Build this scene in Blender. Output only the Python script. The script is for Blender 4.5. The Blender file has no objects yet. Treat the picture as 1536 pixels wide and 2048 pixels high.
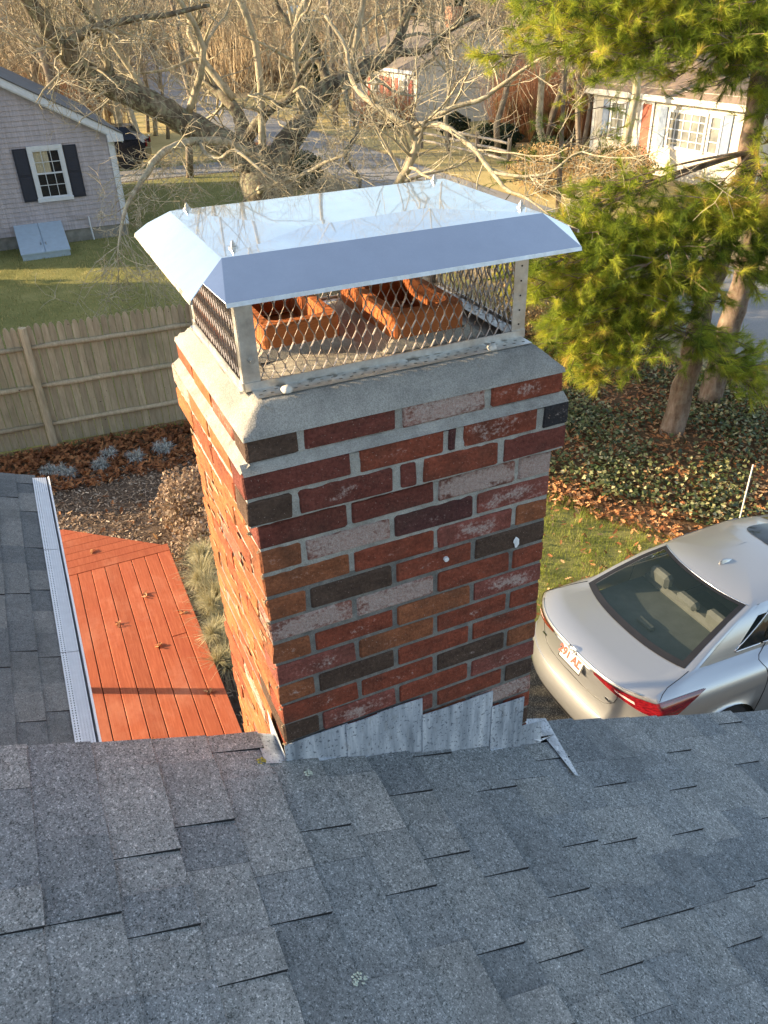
import bpy, bmesh, math, random
import numpy as np
from mathutils import Vector, Matrix, Euler

random.seed(7)
RNG = np.random.default_rng(7)
scene = bpy.context.scene
R = math.radians

# ---------------------------------------------------------------- camera
CAM = Vector((-0.3075, -1.3988, 5.7331))
cr = Vector((0.91073, -0.41191, -0.03011))
cd = bpy.data.cameras.new('camera'); cam = bpy.data.objects.new('camera', cd)
scene.collection.objects.link(cam)
yaw, pitch, roll = -0.40484230505375973, 0.5647117236853543, -0.035634409803885485
fw = Vector((-math.sin(yaw)*math.cos(pitch), math.cos(yaw)*math.cos(pitch), -math.sin(pitch)))
rt = Vector((math.cos(yaw), math.sin(yaw), 0)); up = rt.cross(fw)
r2 = math.cos(roll)*rt+math.sin(roll)*up; u2 = -math.sin(roll)*rt+math.cos(roll)*up
cam.matrix_world = Matrix(((r2.x, u2.x, -fw.x, CAM.x), (r2.y, u2.y, -fw.y, CAM.y), (r2.z, u2.z, -fw.z, CAM.z), (0, 0, 0, 1)))
cd.sensor_fit = 'VERTICAL'; cd.sensor_height = 24.0; cd.lens = 24.0*1609.58/2048.0
cd.clip_start = 0.02; cd.clip_end = 2000
scene.camera = cam

# ---------------------------------------------------------------- light
SUN_EL = R(16.6)
SUN_DIR = Vector((-0.895*math.cos(SUN_EL), 0.446*math.cos(SUN_EL), math.sin(SUN_EL)))
world = bpy.data.worlds.new("World"); scene.world = world; world.use_nodes = True
wn = world.node_tree; bg = wn.nodes['Background']
sky = wn.nodes.new('ShaderNodeTexSky'); sky.sky_type = 'NISHITA'; sky.sun_disc = False
sky.sun_elevation = SUN_EL; sky.sun_rotation = math.atan2(SUN_DIR.x, SUN_DIR.y)
sky.air_density = 1.0; sky.dust_density = 1.7; sky.ozone_density = 1.2; sky.altitude = 10
hs = wn.nodes.new('ShaderNodeHueSaturation'); hs.inputs['Saturation'].default_value = 0.82
wn.links.new(sky.outputs[0], hs.inputs['Color']); wn.links.new(hs.outputs[0], bg.inputs[0]); bg.inputs[1].default_value = 0.15
sl = bpy.data.lights.new('sun', 'SUN'); sl.energy = 5.0; sl.angle = R(0.6); sl.color = (1.0, 0.76, 0.47)
so = bpy.data.objects.new('sun', sl); scene.collection.objects.link(so)
so.rotation_euler = SUN_DIR.to_track_quat('Z', 'Y').to_euler()
so.location = (-20, 10, 20)
scene.view_settings.view_transform = 'Standard'; scene.view_settings.look = 'None'
scene.view_settings.exposure = 1.32; scene.view_settings.gamma = 1.0
scene.view_settings.use_curve_mapping = False
scene.cycles.max_bounces = 6; scene.cycles.transparent_max_bounces = 12
scene.cycles.diffuse_bounces = 3; scene.cycles.glossy_bounces = 3
scene.cycles.caustics_reflective = False; scene.cycles.caustics_refractive = False
scene.cycles.sample_clamp_indirect = 6.0

# ---------------------------------------------------------------- helpers
COL = scene.collection
def wloc(o):
    v = Vector((0, 0, 0))
    while o is not None:
        v = v+o.location; o = o.parent
    return v
def link(name, me, parent=None, at=None, mat=None):
    """mesh in world coordinates (at=None) or a local mesh placed at world point at"""
    o = bpy.data.objects.new(name, me); COL.objects.link(o)
    base = wloc(parent) if parent else Vector((0, 0, 0))
    o.parent = parent
    o.location = (Vector(at) if at is not None else Vector((0, 0, 0)))-base
    if mat is not None and not me.materials: me.materials.append(mat)
    return o
def tag(o, label=None, cat=None, group=None, kind=None):
    if label: o['label'] = label
    if cat: o['category'] = cat
    if group: o['group'] = group
    if kind: o['kind'] = kind
    return o
def thing(name, label, cat, at, group=None):
    o = bpy.data.objects.new(name, None); COL.objects.link(o); o.location = at
    o.empty_display_size = 0.1
    return tag(o, label, cat, group)
class MB:
    def __init__(s): s.v = []; s.f = []; s.m = []
    def add(s, vs, fs, m=0):
        b = len(s.v); s.v += [tuple(v) for v in vs]
        s.f += [tuple(b+i for i in f) for f in fs]; s.m += [m]*len(fs)
    def quad(s, a, b, c, d, m=0): s.add([a, b, c, d], [(0, 1, 2, 3)], m)
    def box(s, x0, x1, y0, y1, z0, z1, m=0, M=None):
        vs = [Vector((x, y, z)) for z in (z0, z1) for y in (y0, y1) for x in (x0, x1)]
        if M is not None: vs = [M@v for v in vs]
        s.add(vs, [(0, 2, 3, 1), (4, 5, 7, 6), (0, 1, 5, 4), (2, 6, 7, 3), (0, 4, 6, 2), (1, 3, 7, 5)], m)
    def bbox(s, x0, x1, y0, y1, z0, z1, c=0.004, m=0, M=None):
        """box with chamfered edges"""
        c = min(c, abs(x1-x0)*.45, abs(y1-y0)*.45, abs(z1-z0)*.45)
        X, Y, Z = (x0, x1), (y0, y1), (z0, z1); vs = []; idx = {}
        for i in (0, 1):
            for j in (0, 1):
                for k in (0, 1):
                    sx, sy, sz = (c, -c)[i], (c, -c)[j], (c, -c)[k]
                    for a in range(3):
                        p = Vector((X[i]+sx, Y[j]+sy, Z[k]+sz)); p[a] = (X[i], Y[j], Z[k])[a]
                        idx[(i, j, k, a)] = len(vs); vs.append(M@p if M is not None else p)
        F = []
        for a in range(3):
            b, d = [(1, 2), (2, 0), (0, 1)][a]
            for e in (0, 1):
                q = []
                for (p, r) in ((0, 0), (1, 0), (1, 1), (0, 1)):
                    t = [0, 0, 0]; t[a] = e; t[b] = p; t[d] = r; q.append(idx[(t[0], t[1], t[2], a)])
                F.append(tuple(q) if e else tuple(q[::-1]))
        for a in range(3):
            b, d = [(1, 2), (2, 0), (0, 1)][a]
            for p in (0, 1):
                for r in (0, 1):
                    t0 = [0, 0, 0]; t0[b] = p; t0[d] = r; t1 = list(t0); t1[a] = 1
                    F.append((idx[(*t0, b)], idx[(*t1, b)], idx[(*t1, d)], idx[(*t0, d)]))
        for i in (0, 1):
            for j in (0, 1):
                for k in (0, 1): F.append((idx[(i, j, k, 0)], idx[(i, j, k, 1)], idx[(i, j, k, 2)]))
        s.add(vs, F, m)
    def tube(s, pts, rad, n=6, m=0, cap=True):
        pts = [Vector(p) for p in pts]
        if len(pts) < 2: return
        rad = [rad]*len(pts) if isinstance(rad, (int, float)) else rad
        b = len(s.v); ref = None
        for i, p in enumerate(pts):
            t = (pts[min(i+1, len(pts)-1)]-pts[max(i-1, 0)])
            if t.length < 1e-9: t = Vector((0, 0, 1))
            t.normalize()
            if ref is None:
                ref = t.orthogonal().normalized()
            else:
                ref = (ref-t*ref.dot(t))
                ref = ref.normalized() if ref.length > 1e-6 else t.orthogonal().normalized()
            w = t.cross(ref)
            for k in range(n):
                a = 2*math.pi*k/n
                s.v.append(tuple(p+(ref*math.cos(a)+w*math.sin(a))*rad[i]))
        for i in range(len(pts)-1):
            for k in range(n):
                k2 = (k+1) % n
                s.f.append((b+i*n+k, b+i*n+k2, b+(i+1)*n+k2, b+(i+1)*n+k)); s.m.append(m)
        if cap and n > 2:
            s.f.append(tuple(b+k for k in range(n))[::-1]); s.m.append(m)
            s.f.append(tuple(b+(len(pts)-1)*n+k for k in range(n))); s.m.append(m)
    def mesh(s, name='m', mats=(), smooth=False, fix=False):
        me = bpy.data.meshes.new(name); me.from_pydata(s.v, [], s.f)
        for mt in mats: me.materials.append(mt)
        if len(mats) > 1: me.polygons.foreach_set('material_index', s.m)
        if smooth: me.polygons.foreach_set('use_smooth', [True]*len(s.f))
        if fix:
            bm = bmesh.new(); bm.from_mesh(me); bmesh.ops.recalc_face_normals(bm, faces=bm.faces); bm.to_mesh(me); bm.free()
        me.update(); return me
    def build(s, name, mat, parent=None, smooth=False, at=None, fix=False):
        mats = mat if isinstance(mat, (list, tuple)) else (mat,)
        me = s.mesh(name, mats, smooth, fix)
        if at is not None and at == 'auto':
            pass
        return link(name, me, parent, at)
def grid_mesh(name, X, Y, Z, mat, smooth=True):
    """X,Y,Z 2-D arrays"""
    n, m = X.shape; V = np.stack([X, Y, Z], -1).reshape(-1, 3)
    i = np.arange(n*m).reshape(n, m)
    F = np.stack([i[:-1, :-1], i[1:, :-1], i[1:, 1:], i[:-1, 1:]], -1).reshape(-1, 4)
    return np_mesh(name, V, F, mat, smooth)
def np_mesh(name, V, F, mat, smooth=False, rnd=None):
    me = bpy.data.meshes.new(name); V = np.asarray(V, np.float32); F = np.asarray(F, np.int32)
    k = F.shape[1]; me.vertices.add(len(V)); me.vertices.foreach_set('co', V.ravel())
    me.loops.add(F.size); me.loops.foreach_set('vertex_index', F.ravel())
    me.polygons.add(len(F)); me.polygons.foreach_set('loop_start', np.arange(len(F), dtype=np.int32)*k)
    if smooth: me.polygons.foreach_set('use_smooth', np.ones(len(F), bool))
    if rnd is not None:
        a = me.attributes.new('rnd', 'FLOAT', 'POINT'); a.data.foreach_set('value', np.asarray(rnd, np.float32))
    me.update(calc_edges=True)
    if mat is not None: me.materials.append(mat)
    return me
def rots(n, tilt=0.5, rng=RNG):
    """random orientations near flat: yaw free, tilt by up to tilt radians"""
    a = rng.uniform(0, 2*np.pi, n); b = rng.normal(0, tilt, n); c = rng.normal(0, tilt, n)
    ca, sa = np.cos(a), np.sin(a); cb, sb = np.cos(b), np.sin(b); cc, sc = np.cos(c), np.sin(c)
    Z = np.zeros(n); O = np.ones(n)
    Rz = np.stack([ca, -sa, Z, sa, ca, Z, Z, Z, O], -1).reshape(n, 3, 3)
    Rx = np.stack([O, Z, Z, Z, cb, -sb, Z, sb, cb], -1).reshape(n, 3, 3)
    Ry = np.stack([cc, Z, sc, Z, O, Z, -sc, Z, cc], -1).reshape(n, 3, 3)
    return Rx@Ry@Rz
def scatter(name, tv, tf, Rm, P, S, mat, smooth=False, rnd=None):
    tv = np.asarray(tv, float); tf = np.asarray(tf); n = len(P)
    V = np.einsum('nij,kj->nki', Rm, tv)*np.asarray(S).reshape(n, 1, -1)+np.asarray(P)[:, None, :]
    F = tf[None]+(np.arange(n)*len(tv))[:, None, None]
    rnd = RNG.random(n) if rnd is None else rnd
    return np_mesh(name, V.reshape(-1, 3), F.reshape(-1, tf.shape[1]), mat, smooth, np.repeat(rnd, len(tv)))

# ---------------------------------------------------------------- materials
MATS = {}
class NT:
    def __init__(s, name, rough=0.8, metal=0.0, spec=None):
        m = bpy.data.materials.new(name); m.use_nodes = True; s.m = m; s.t = m.node_tree; s.p = s.t.nodes['Principled BSDF']
        s.p.inputs['Roughness'].default_value = rough; s.p.inputs['Metallic'].default_value = metal
        if spec is not None: s.p.inputs['Specular IOR Level'].default_value = spec
        MATS[name] = m; s._co = {}
    def n(s, typ, **kw):
        nd = s.t.nodes.new('ShaderNode'+typ)
        for k, v in kw.items():
            if k in nd.inputs: nd.inputs[k].default_value = v
            else: setattr(nd, k, v)
        return nd
    def l(s, a, b): s.t.links.new(a, b)
    def co(s, kind='Object', scale=None):
        key = (kind, scale)
        if key in s._co: return s._co[key]
        if kind == 'World': o = s.n('NewGeometry').outputs['Position']
        elif kind == 'Rnd':     # object coordinates shifted by each object's own random number
            tc = s.n('TexCoord').outputs['Object']; oi = s.n('ObjectInfo').outputs['Random']
            mu = s.n('Math', operation='MULTIPLY'); s.l(oi, mu.inputs[0]); mu.inputs[1].default_value = 37.0
            ad = s.n('VectorMath', operation='ADD'); s.l(tc, ad.inputs[0]); s.l(mu.outputs[0], ad.inputs[1]); o = ad.outputs[0]
        else: o = s.n('TexCoord').outputs[kind]
        if scale is not None:
            mp = s.n('Mapping'); mp.inputs['Scale'].default_value = scale; s.l(o, mp.inputs[0]); o = mp.outputs[0]
        s._co[key] = o; return o
    def noise(s, scale, detail=3, rough=0.55, kind='Object', stretch=None, dist=0.0):
        nd = s.n('TexNoise'); nd.inputs['Scale'].default_value = scale; nd.inputs['Detail'].default_value = detail
        nd.inputs['Roughness'].default_value = rough; nd.inputs['Distortion'].default_value = dist
        s.l(s.co(kind, stretch), nd.inputs['Vector']); return nd.outputs['Fac']
    def vor(s, scale, kind='Object', feature='F1', out='Color', stretch=None):
        nd = s.n('TexVoronoi'); nd.feature = feature; nd.inputs['Scale'].default_value = scale
        s.l(s.co(kind, stretch), nd.inputs['Vector']); return nd.outputs[out]
    def ramp(s, fac, stops, interp='LINEAR'):
        nd = s.n('ValToRGB'); nd.color_ramp.interpolation = interp; e = nd.color_ramp.elements
        while len(e) < len(stops): e.new(0.5)
        for i, (p, c) in enumerate(stops):
            e[i].position = p
            e[i].color = (c, c, c, 1) if isinstance(c, (int, float)) else (*c, 1)
        s.l(fac, nd.inputs[0]); return nd.outputs[0]
    def mix(s, fac, a, b, typ='MIX'):
        nd = s.n('MixRGB'); nd.blend_type = typ
        for i, x in ((0, fac), (1, a), (2, b)):
            if isinstance(x, (int, float)): nd.inputs[i].default_value = x if i == 0 else (x, x, x, 1)
            elif isinstance(x, tuple): nd.inputs[i].default_value = (*x, 1)
            else: s.l(x, nd.inputs[i])
        return nd.outputs[0]
    def math(s, op, a, b=0.0, clamp=False):
        nd = s.n('Math', operation=op); nd.use_clamp = clamp
        for i, x in ((0, a), (1, b)):
            if isinstance(x, (int, float)): nd.inputs[i].default_value = x
            else: s.l(x, nd.inputs[i])
        return nd.outputs[0]
    def bump(s, h, strength=0.3, dist=0.01):
        nd = s.n('Bump'); nd.inputs['Strength'].default_value = strength; nd.inputs['Distance'].default_value = dist
        s.l(h, nd.inputs['Height'])
        if s.p.inputs['Normal'].is_linked: s.l(s.p.inputs['Normal'].links[0].from_socket, nd.inputs['Normal'])
        s.l(nd.outputs[0], s.p.inputs['Normal'])
    def col(s, c):
        if isinstance(c, tuple): s.p.inputs['Base Color'].default_value = (*c, 1)
        else: s.l(c, s.p.inputs['Base Color'])
        return s
    def rou(s, c): s.l(c, s.p.inputs['Roughness'])
    def attr(s, name='rnd'):
        nd = s.n('Attribute'); nd.attribute_name = name; return nd.outputs['Fac']
    def info(s, o='Random'): return s.n('ObjectInfo').outputs[o]

def simple(name, col, rough=0.7, metal=0.0, var=0.15, scale=8.0, bump=0.0, bscale=60, kind='Object', stretch=None, spec=None):
    t = NT(name, rough, metal, spec)
    f = t.noise(scale, 4, 0.6, kind, stretch)
    lo = tuple(max(0, c*(1-var)) for c in col); hi = tuple(min(1, c*(1+var)) for c in col)
    t.col(t.ramp(f, [(0.3, lo), (0.7, hi)]))
    if bump: t.bump(t.noise(bscale, 3, 0.6, kind, stretch), bump, 0.003)
    return t.m
def leafmat(name, stops, rough=0.55, trans=0.25, spec=0.3):
    t = NT(name, rough, 0, spec); c = t.ramp(t.attr('rnd'), stops); t.col(c)
    if trans:
        tr = t.n('BsdfTranslucent'); t.l(c, tr.inputs[0]); mx = t.n('MixShader'); mx.inputs[0].default_value = trans
        t.l(t.p.outputs[0], mx.inputs[1]); t.l(tr.outputs[0], mx.inputs[2])
        t.l(mx.outputs[0], t.t.nodes['Material Output'].inputs[0])
    return t.m

# bricks: body colour comes from each brick's own colour, alpha is how much lime bloom it carries
t = NT('brick_clay', 0.9, 0, 0.2)
oi = t.n('ObjectInfo'); base = oi.outputs['Color']; al = oi.outputs['Alpha']
n1 = t.noise(17, 6, 0.72, 'Rnd', (1, 1, 1.9)); n2 = t.noise(130, 3, 0.6, 'Rnd'); n3 = t.noise(420, 2, 0.5, 'Rnd')
c = t.mix(1.0, base, t.ramp(n1, [(0.25, 0.55), (0.75, 1.4)]), 'MULTIPLY')
c = t.mix(t.ramp(t.noise(7, 4, 0.6, 'World'), [(0.48, 0.0), (0.72, 0.55)]), c, (0.07, 0.045, 0.032))
c = t.mix(1.0, c, t.ramp(n2, [(0.3, 0.72), (0.7, 1.2)]), 'MULTIPLY')
c = t.mix(t.ramp(t.noise(55, 4, 0.7, 'Rnd'), [(0.64, 0.0), (0.74, 0.6)]), c, (0.03, 0.018, 0.015))
edge = t.ramp(t.math('ADD', t.math('MULTIPLY', n1, 0.9), t.math('MULTIPLY', n2, 0.35)), [(0.46, 0.0), (0.62, 1.0)])
mpc = t.n('VectorMath', operation='MULTIPLY'); t.l(t.n('TexCoord').outputs['Object'], mpc.inputs[0]); mpc.inputs[1].default_value = (10.5, 0, 33)
len_ = t.n('VectorMath', operation='LENGTH'); t.l(mpc.outputs[0], len_.inputs[0])
off = t.math('SUBTRACT', t.math('ADD', t.math('MULTIPLY', n1, 0.75), t.math('MULTIPLY', n2, 0.45)), t.math('MULTIPLY', t.math('SUBTRACT', len_.outputs['Value'], 0.62), 0.22))
lim = t.ramp(t.math('SUBTRACT', t.math('ADD', off, al), 1.0), [(0.02, 0.0), (0.16, 1.0)])
c = t.mix(t.math('MULTIPLY', lim, t.ramp(n3, [(0.35, 0.45), (0.6, 1.0)])), c, t.mix(n2, (0.30, 0.20, 0.165), (0.56, 0.49, 0.43)))
c = t.mix(t.ramp(t.noise(230, 2, 0.6, 'Rnd'), [(0.68, 0.0), (0.73, 0.7)]), c, (0.45, 0.33, 0.27))
t.col(c); t.bump(n2, 0.8, 0.006); t.bump(n3, 0.55, 0.0025); t.bump(t.noise(38, 4, 0.7, 'Rnd'), 0.5, 0.008)
def mortar(name, lo, hi, spec=0.15):
    t = NT(name, 0.95, 0, spec); a = t.noise(30, 5, 0.65, 'World'); b = t.noise(420, 3, 0.6, 'World'); d = t.noise(5, 3, 0.6, 'World')
    c = t.ramp(a, [(0.3, lo), (0.7, hi)]); c = t.mix(1.0, c, t.ramp(b, [(0.3, 0.72), (0.7, 1.22)]), 'MULTIPLY')
    c = t.mix(1.0, c, t.ramp(d, [(0.3, 0.82), (0.7, 1.1)]), 'MULTIPLY')
    t.col(c); t.bump(t.noise(70, 4, 0.7, 'World'), 0.8, 0.008); t.bump(b, 0.6, 0.0025); return t.m
mortar('mortar_new', (0.32, 0.305, 0.265), (0.50, 0.48, 0.42))
mortar('mortar_tan', (0.26, 0.19, 0.115), (0.46, 0.34, 0.21))
mortar('mortar_old', (0.15, 0.145, 0.13), (0.30, 0.285, 0.25))
t = NT('crown_cement', 0.95, 0, 0.15)
a = t.noise(9, 5, 0.6, 'World'); b = t.vor(520, 'World'); d = t.noise(260, 3, 0.6, 'World')
c = t.ramp(a, [(0.3, (0.26, 0.25, 0.225)), (0.72, (0.44, 0.42, 0.37))])
c = t.mix(1.0, c, t.ramp(b, [(0.1, 0.72), (0.9, 1.2)]), 'MULTIPLY')
c = t.mix(t.ramp(t.noise(26, 5, 0.7, 'World'), [(0.62, 0.0), (0.8, 0.5)]), c, (0.30, 0.21, 0.09))
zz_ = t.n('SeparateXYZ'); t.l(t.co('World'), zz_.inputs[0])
c = t.mix(t.math('MULTIPLY', t.math('SUBTRACT', zz_.outputs[2], 5.068), 120.0, True), c, t.mix(1.0, c, (1.45, 1.38, 1.25), 'MULTIPLY'))  # cement inside the rim lightened and warmed: sunlight painted into the colour
t.col(c); t.bump(d, 0.6, 0.003); t.bump(a, 0.3, 0.01)
# asphalt shingle granules
def granules(name, dark, mid, light, warm=0.25):
    t = NT(name, 0.95, 0, 0.25)
    v = t.vor(420, 'World'); v2 = t.vor(190, 'World')
    sp = t.math('ADD', t.math('MULTIPLY', v, 0.65), t.math('MULTIPLY', v2, 0.35))
    c = t.ramp(sp, [(0.18, dark), (0.48, mid), (0.66, mid), (0.86, light)])
    rn = t.info('Random')
    c = t.mix(1.0, c, t.ramp(rn, [(0.0, (0.74, 0.76, 0.78)), (0.35, (0.97, 0.98, 0.99)), (0.7, (1.05, 1.03, 1.0)), (1.0, (1.3, 1.25, 1.2))]), 'MULTIPLY')
    st = t.noise(2.4, 5, 0.6, 'World'); c = t.mix(t.ramp(st, [(0.52, 0.0), (0.72, 0.5)]), c, tuple(x*0.5 for x in mid))
    c = t.mix(1.0, c, t.ramp(t.noise(25, 3, 0.6, 'World'), [(0.3, 0.85), (0.7, 1.12)]), 'MULTIPLY')
    mo = t.n('SeparateXYZ'); t.l(t.co('World'), mo.inputs[0])
    wm = t.ramp(mo.outputs[0], [(0.0, 1.0), (1.0, 0.0)])
    c = t.mix(wm, c, t.mix(1.0, c, (1.02, 1.0, 0.98), 'MULTIPLY'))
    t.col(c); t.bump(v, 0.7, 0.0022); t.bump(t.noise(14, 3, 0.6, 'World'), 0.25, 0.006); return t.m
granules('shingle_granules', (0.075, 0.085, 0.082), (0.275, 0.292, 0.290), (0.62, 0.64, 0.635))
granules('porch_granules', (0.08, 0.08, 0.078), (0.20, 0.205, 0.20), (0.36, 0.36, 0.35))
simple('roof_edge_dark', (0.02, 0.02, 0.021), 0.95)
simple('butt_edge', (0.035, 0.035, 0.036), 0.95, var=.5, scale=300, kind='World')
# metals
t = NT('stainless_sheet', 0.2, 0.95)
a = t.noise(3.0, 2, 0.5, 'World'); b = t.noise(9, 3, 0.5, 'World')
t.col(t.ramp(t.noise(14, 6, 0.75, 'World'), [(0.3, (0.58, 0.61, 0.66)), (0.75, (0.66, 0.69, 0.74))])); t.rou(t.ramp(b, [(0.3, 0.08), (0.8, 0.13)])); t.p.inputs['Coat Weight'].default_value = 1.0; t.p.inputs['Coat IOR'].default_value = 2.2; t.p.inputs['Coat Roughness'].default_value = 0.02; t.bump(a, 0.3, 0.03); t.bump(b, 0.05, 0.003)
t = NT('stainless_brushed', 0.35, 1.0)
t.col(t.ramp(t.noise(60, 4, 0.7, 'World'), [(0.3, (0.50, 0.49, 0.46)), (0.75, (0.70, 0.69, 0.65))])); t.rou(t.ramp(t.noise(20, 4, 0.6, 'World'), [(0.3, 0.28), (0.7, 0.55)]))
t.bump(t.noise(30, 3, 0.5, 'World'), 0.1, 0.002)
simple('expanded_mesh', (0.36, 0.31, 0.27), 0.45, 0.9, 0.3, 60)
simple('bolt_steel', (0.5, 0.49, 0.46), 0.45, 1.0)
t = NT('lead_flashing', 0.5, 0.15)
a = t.noise(22, 5, 0.7, 'World', (1.4, 1, 0.16)); b = t.noise(45, 4, 0.7, 'World', (1, 1, 0.4))
c = t.ramp(a, [(0.32, (0.24, 0.27, 0.30)), (0.5, (0.46, 0.50, 0.54)), (0.66, (0.70, 0.73, 0.75))])
c = t.mix(t.ramp(t.noise(120, 2, 0.6, 'World'), [(0.60, 0.0), (0.64, 0.8)]), c, (0.10, 0.12, 0.15))
c = t.mix(t.ramp(b, [(0.58, 0.0), (0.72, 0.4)]), c, (0.22, 0.20, 0.16))
t.col(c); t.bump(b, 0.4, 0.003); t.bump(t.noise(6, 2, 0.5, 'World'), 0.5, 0.015)
# clay flue
t = NT('flue_clay', 0.85, 0, 0.25)
a = t.noise(14, 4, 0.6, 'World'); b = t.noise(80, 3, 0.6, 'World', (1, 1, 6))
c = t.ramp(a, [(0.3, (0.40, 0.115, 0.035)), (0.7, (0.58, 0.19, 0.06))]); c = t.mix(1.0, c, t.ramp(b, [(0.3, 0.8), (0.7, 1.12)]), 'MULTIPLY')
t.col(c); t.bump(b, 0.35, 0.003)
simple('flue_soot', (0.10, 0.03, 0.018), 0.95, var=0.4, scale=14)
# wood
t = NT('deck_stain', 0.75, 0, 0.3)
g = t.noise(5, 5, 0.7, 'Rnd', (14, 0.8, 6)); w = t.noise(3.0, 4, 0.6, 'World')
c = t.ramp(g, [(0.25, (0.32, 0.070, 0.026)), (0.55, (0.44, 0.110, 0.044)), (0.8, (0.53, 0.165, 0.075))])
c = t.mix(t.ramp(w, [(0.5, 0.0), (0.66, 0.35)]), c, (0.36, 0.07, 0.03))
c = t.mix(t.ramp(t.noise(1.6, 5, 0.7, 'World', (1.5, 1, 1)), [(0.5, 0.0), (0.72, 0.45)]), c, (0.62, 0.26, 0.15))
c = t.mix(t.ramp(t.noise(60, 2, 0.6, 'World'), [(0.72, 0.0), (0.76, 0.6)]), c, (0.16, 0.06, 0.03))
c = t.mix(1.0, c, t.ramp(t.info(), [(0, 0.86), (1, 1.1)]), 'MULTIPLY')
t.col(c); t.bump(g, 0.3, 0.003)
t = NT('fence_wood', 0.9, 0, 0.15)
g = t.noise(4, 5, 0.7, 'World', (9, 9, 0.9)); w = t.noise(1.4, 4, 0.6, 'World')
c = t.ramp(g, [(0.25, (0.27, 0.215, 0.14)), (0.55, (0.40, 0.33, 0.22)), (0.8, (0.52, 0.44, 0.31))])
c = t.mix(1.0, c, t.ramp(t.info(), [(0, 0.85), (1, 1.25)]), 'MULTIPLY')
c = t.mix(t.ramp(w, [(0.5, 0.0), (0.7, 0.3)]), c, (0.16, 0.17, 0.09))
c = t.mix(t.ramp(t.noise(22, 2, 0.5, 'World'), [(0.72, 0.0), (0.76, 0.8)]), c, (0.05, 0.035, 0.02))
t.col(c); t.bump(g, 0.4, 0.005)
# paints etc.
simple('white_paint', (0.70, 0.72, 0.74), 0.5, var=0.07)
simple('cream_paint', (0.72, 0.70, 0.62), 0.6, var=0.07)
simple('gutter_white', (0.74, 0.75, 0.76), 0.35, var=0.06, scale=20)
simple('gutter_mesh', (0.5, 0.5, 0.5), 0.5, 0.6, var=0.2, scale=90)
simple('navy_shutter', (0.012, 0.016, 0.032), 0.5)
simple('slate_shutter', (0.20, 0.26, 0.36), 0.6)
simple('red_paint', (0.42, 0.12, 0.07), 0.6)
simple('red_shutter', (0.45, 0.13, 0.09), 0.6)
simple('bulkhead_paint', (0.42, 0.52, 0.60), 0.4, var=0.08)
simple('concrete', (0.26, 0.25, 0.22), 0.9, var=0.25, scale=6, bump=0.3)
simple('curtain', (0.80, 0.70, 0.48), 0.9, var=0.25, scale=30, stretch=(1, 1, 0.1))
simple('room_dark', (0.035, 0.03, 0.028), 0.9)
t = NT('siding_lilac', 0.85, 0, 0.2)
a = t.noise(3, 4, 0.6, 'World', (9, 1, 0.6)); b = t.vor(7.0, 'World', stretch=(1.3, 0.01, 0.01))
c = t.ramp(a, [(0.3, (0.42, 0.38, 0.395)), (0.7, (0.54, 0.49, 0.505))]); c = t.mix(1.0, c, t.ramp(b, [(0, 0.88), (1, 1.08)]), 'MULTIPLY')
t.col(c); t.bump(a, 0.4, 0.01)
simple('siding_white', (0.62, 0.58, 0.49), 0.8, var=0.08, scale=2)
simple('roof_grey', (0.13, 0.125, 0.12), 0.95, var=0.2, scale=3)
simple('roof_brown', (0.27, 0.20, 0.145), 0.95, var=0.2, scale=3)
simple('roof_tan', (0.20, 0.165, 0.13), 0.95, var=0.2, scale=3)
t = NT('window_glass', 0.04, 0, 0.8); t.col((0.02, 0.022, 0.024)); t.p.inputs['Alpha'].default_value = 0.22
t = NT('white_house_glass', 0.12, 0, 0.6); t.col(t.ramp(t.noise(1.5, 3, 0.6, 'World'), [(0.3, (0.12, 0.13, 0.13)), (0.7, (0.34, 0.34, 0.30))]))
# car
t = NT('car_paint', 0.32, 0.75)
t.col((0.50, 0.51, 0.51)); t.p.inputs['Coat Weight'].default_value = 0.8; t.p.inputs['Coat Roughness'].default_value = 0.04
t.bump(t.noise(900, 1, 0.5), 0.04, 0.001)
t = NT('car_glass', 0.03, 0, 0.7); t.col((0.010, 0.018, 0.015)); t.p.inputs['Alpha'].default_value = 0.5
t = NT('car_side_glass', 0.03, 0, 0.8); t.col((0.01, 0.013, 0.013)); t.p.inputs['Alpha'].default_value = 0.8
simple('car_black', (0.012, 0.012, 0.013), 0.35)
simple('car_chrome', (0.8, 0.8, 0.8), 0.08, 1.0, var=0.02)
t = NT('tail_lamp', 0.08, 0, 0.8); t.col(t.ramp(t.noise(30, 2, 0.5, 'Object', (0.2, 1, 3)), [(0.4, (0.13, 0.004, 0.008)), (0.6, (0.30, 0.010, 0.016))])); t.p.inputs['Coat Weight'].default_value = 1.0
simple('tail_lamp_clear', (0.7, 0.5, 0.48), 0.15)
simple('seat_leather', (0.25, 0.27, 0.23), 0.55)
simple('shelf_fabric', (0.17, 0.20, 0.18), 0.9)
simple('tyre_rubber', (0.02, 0.02, 0.02), 0.85)
simple('plate_white', (0.48, 0.47, 0.44), 0.5, var=0.03)
simple('plate_red', (0.42, 0.05, 0.03), 0.5, var=0.03)
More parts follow.
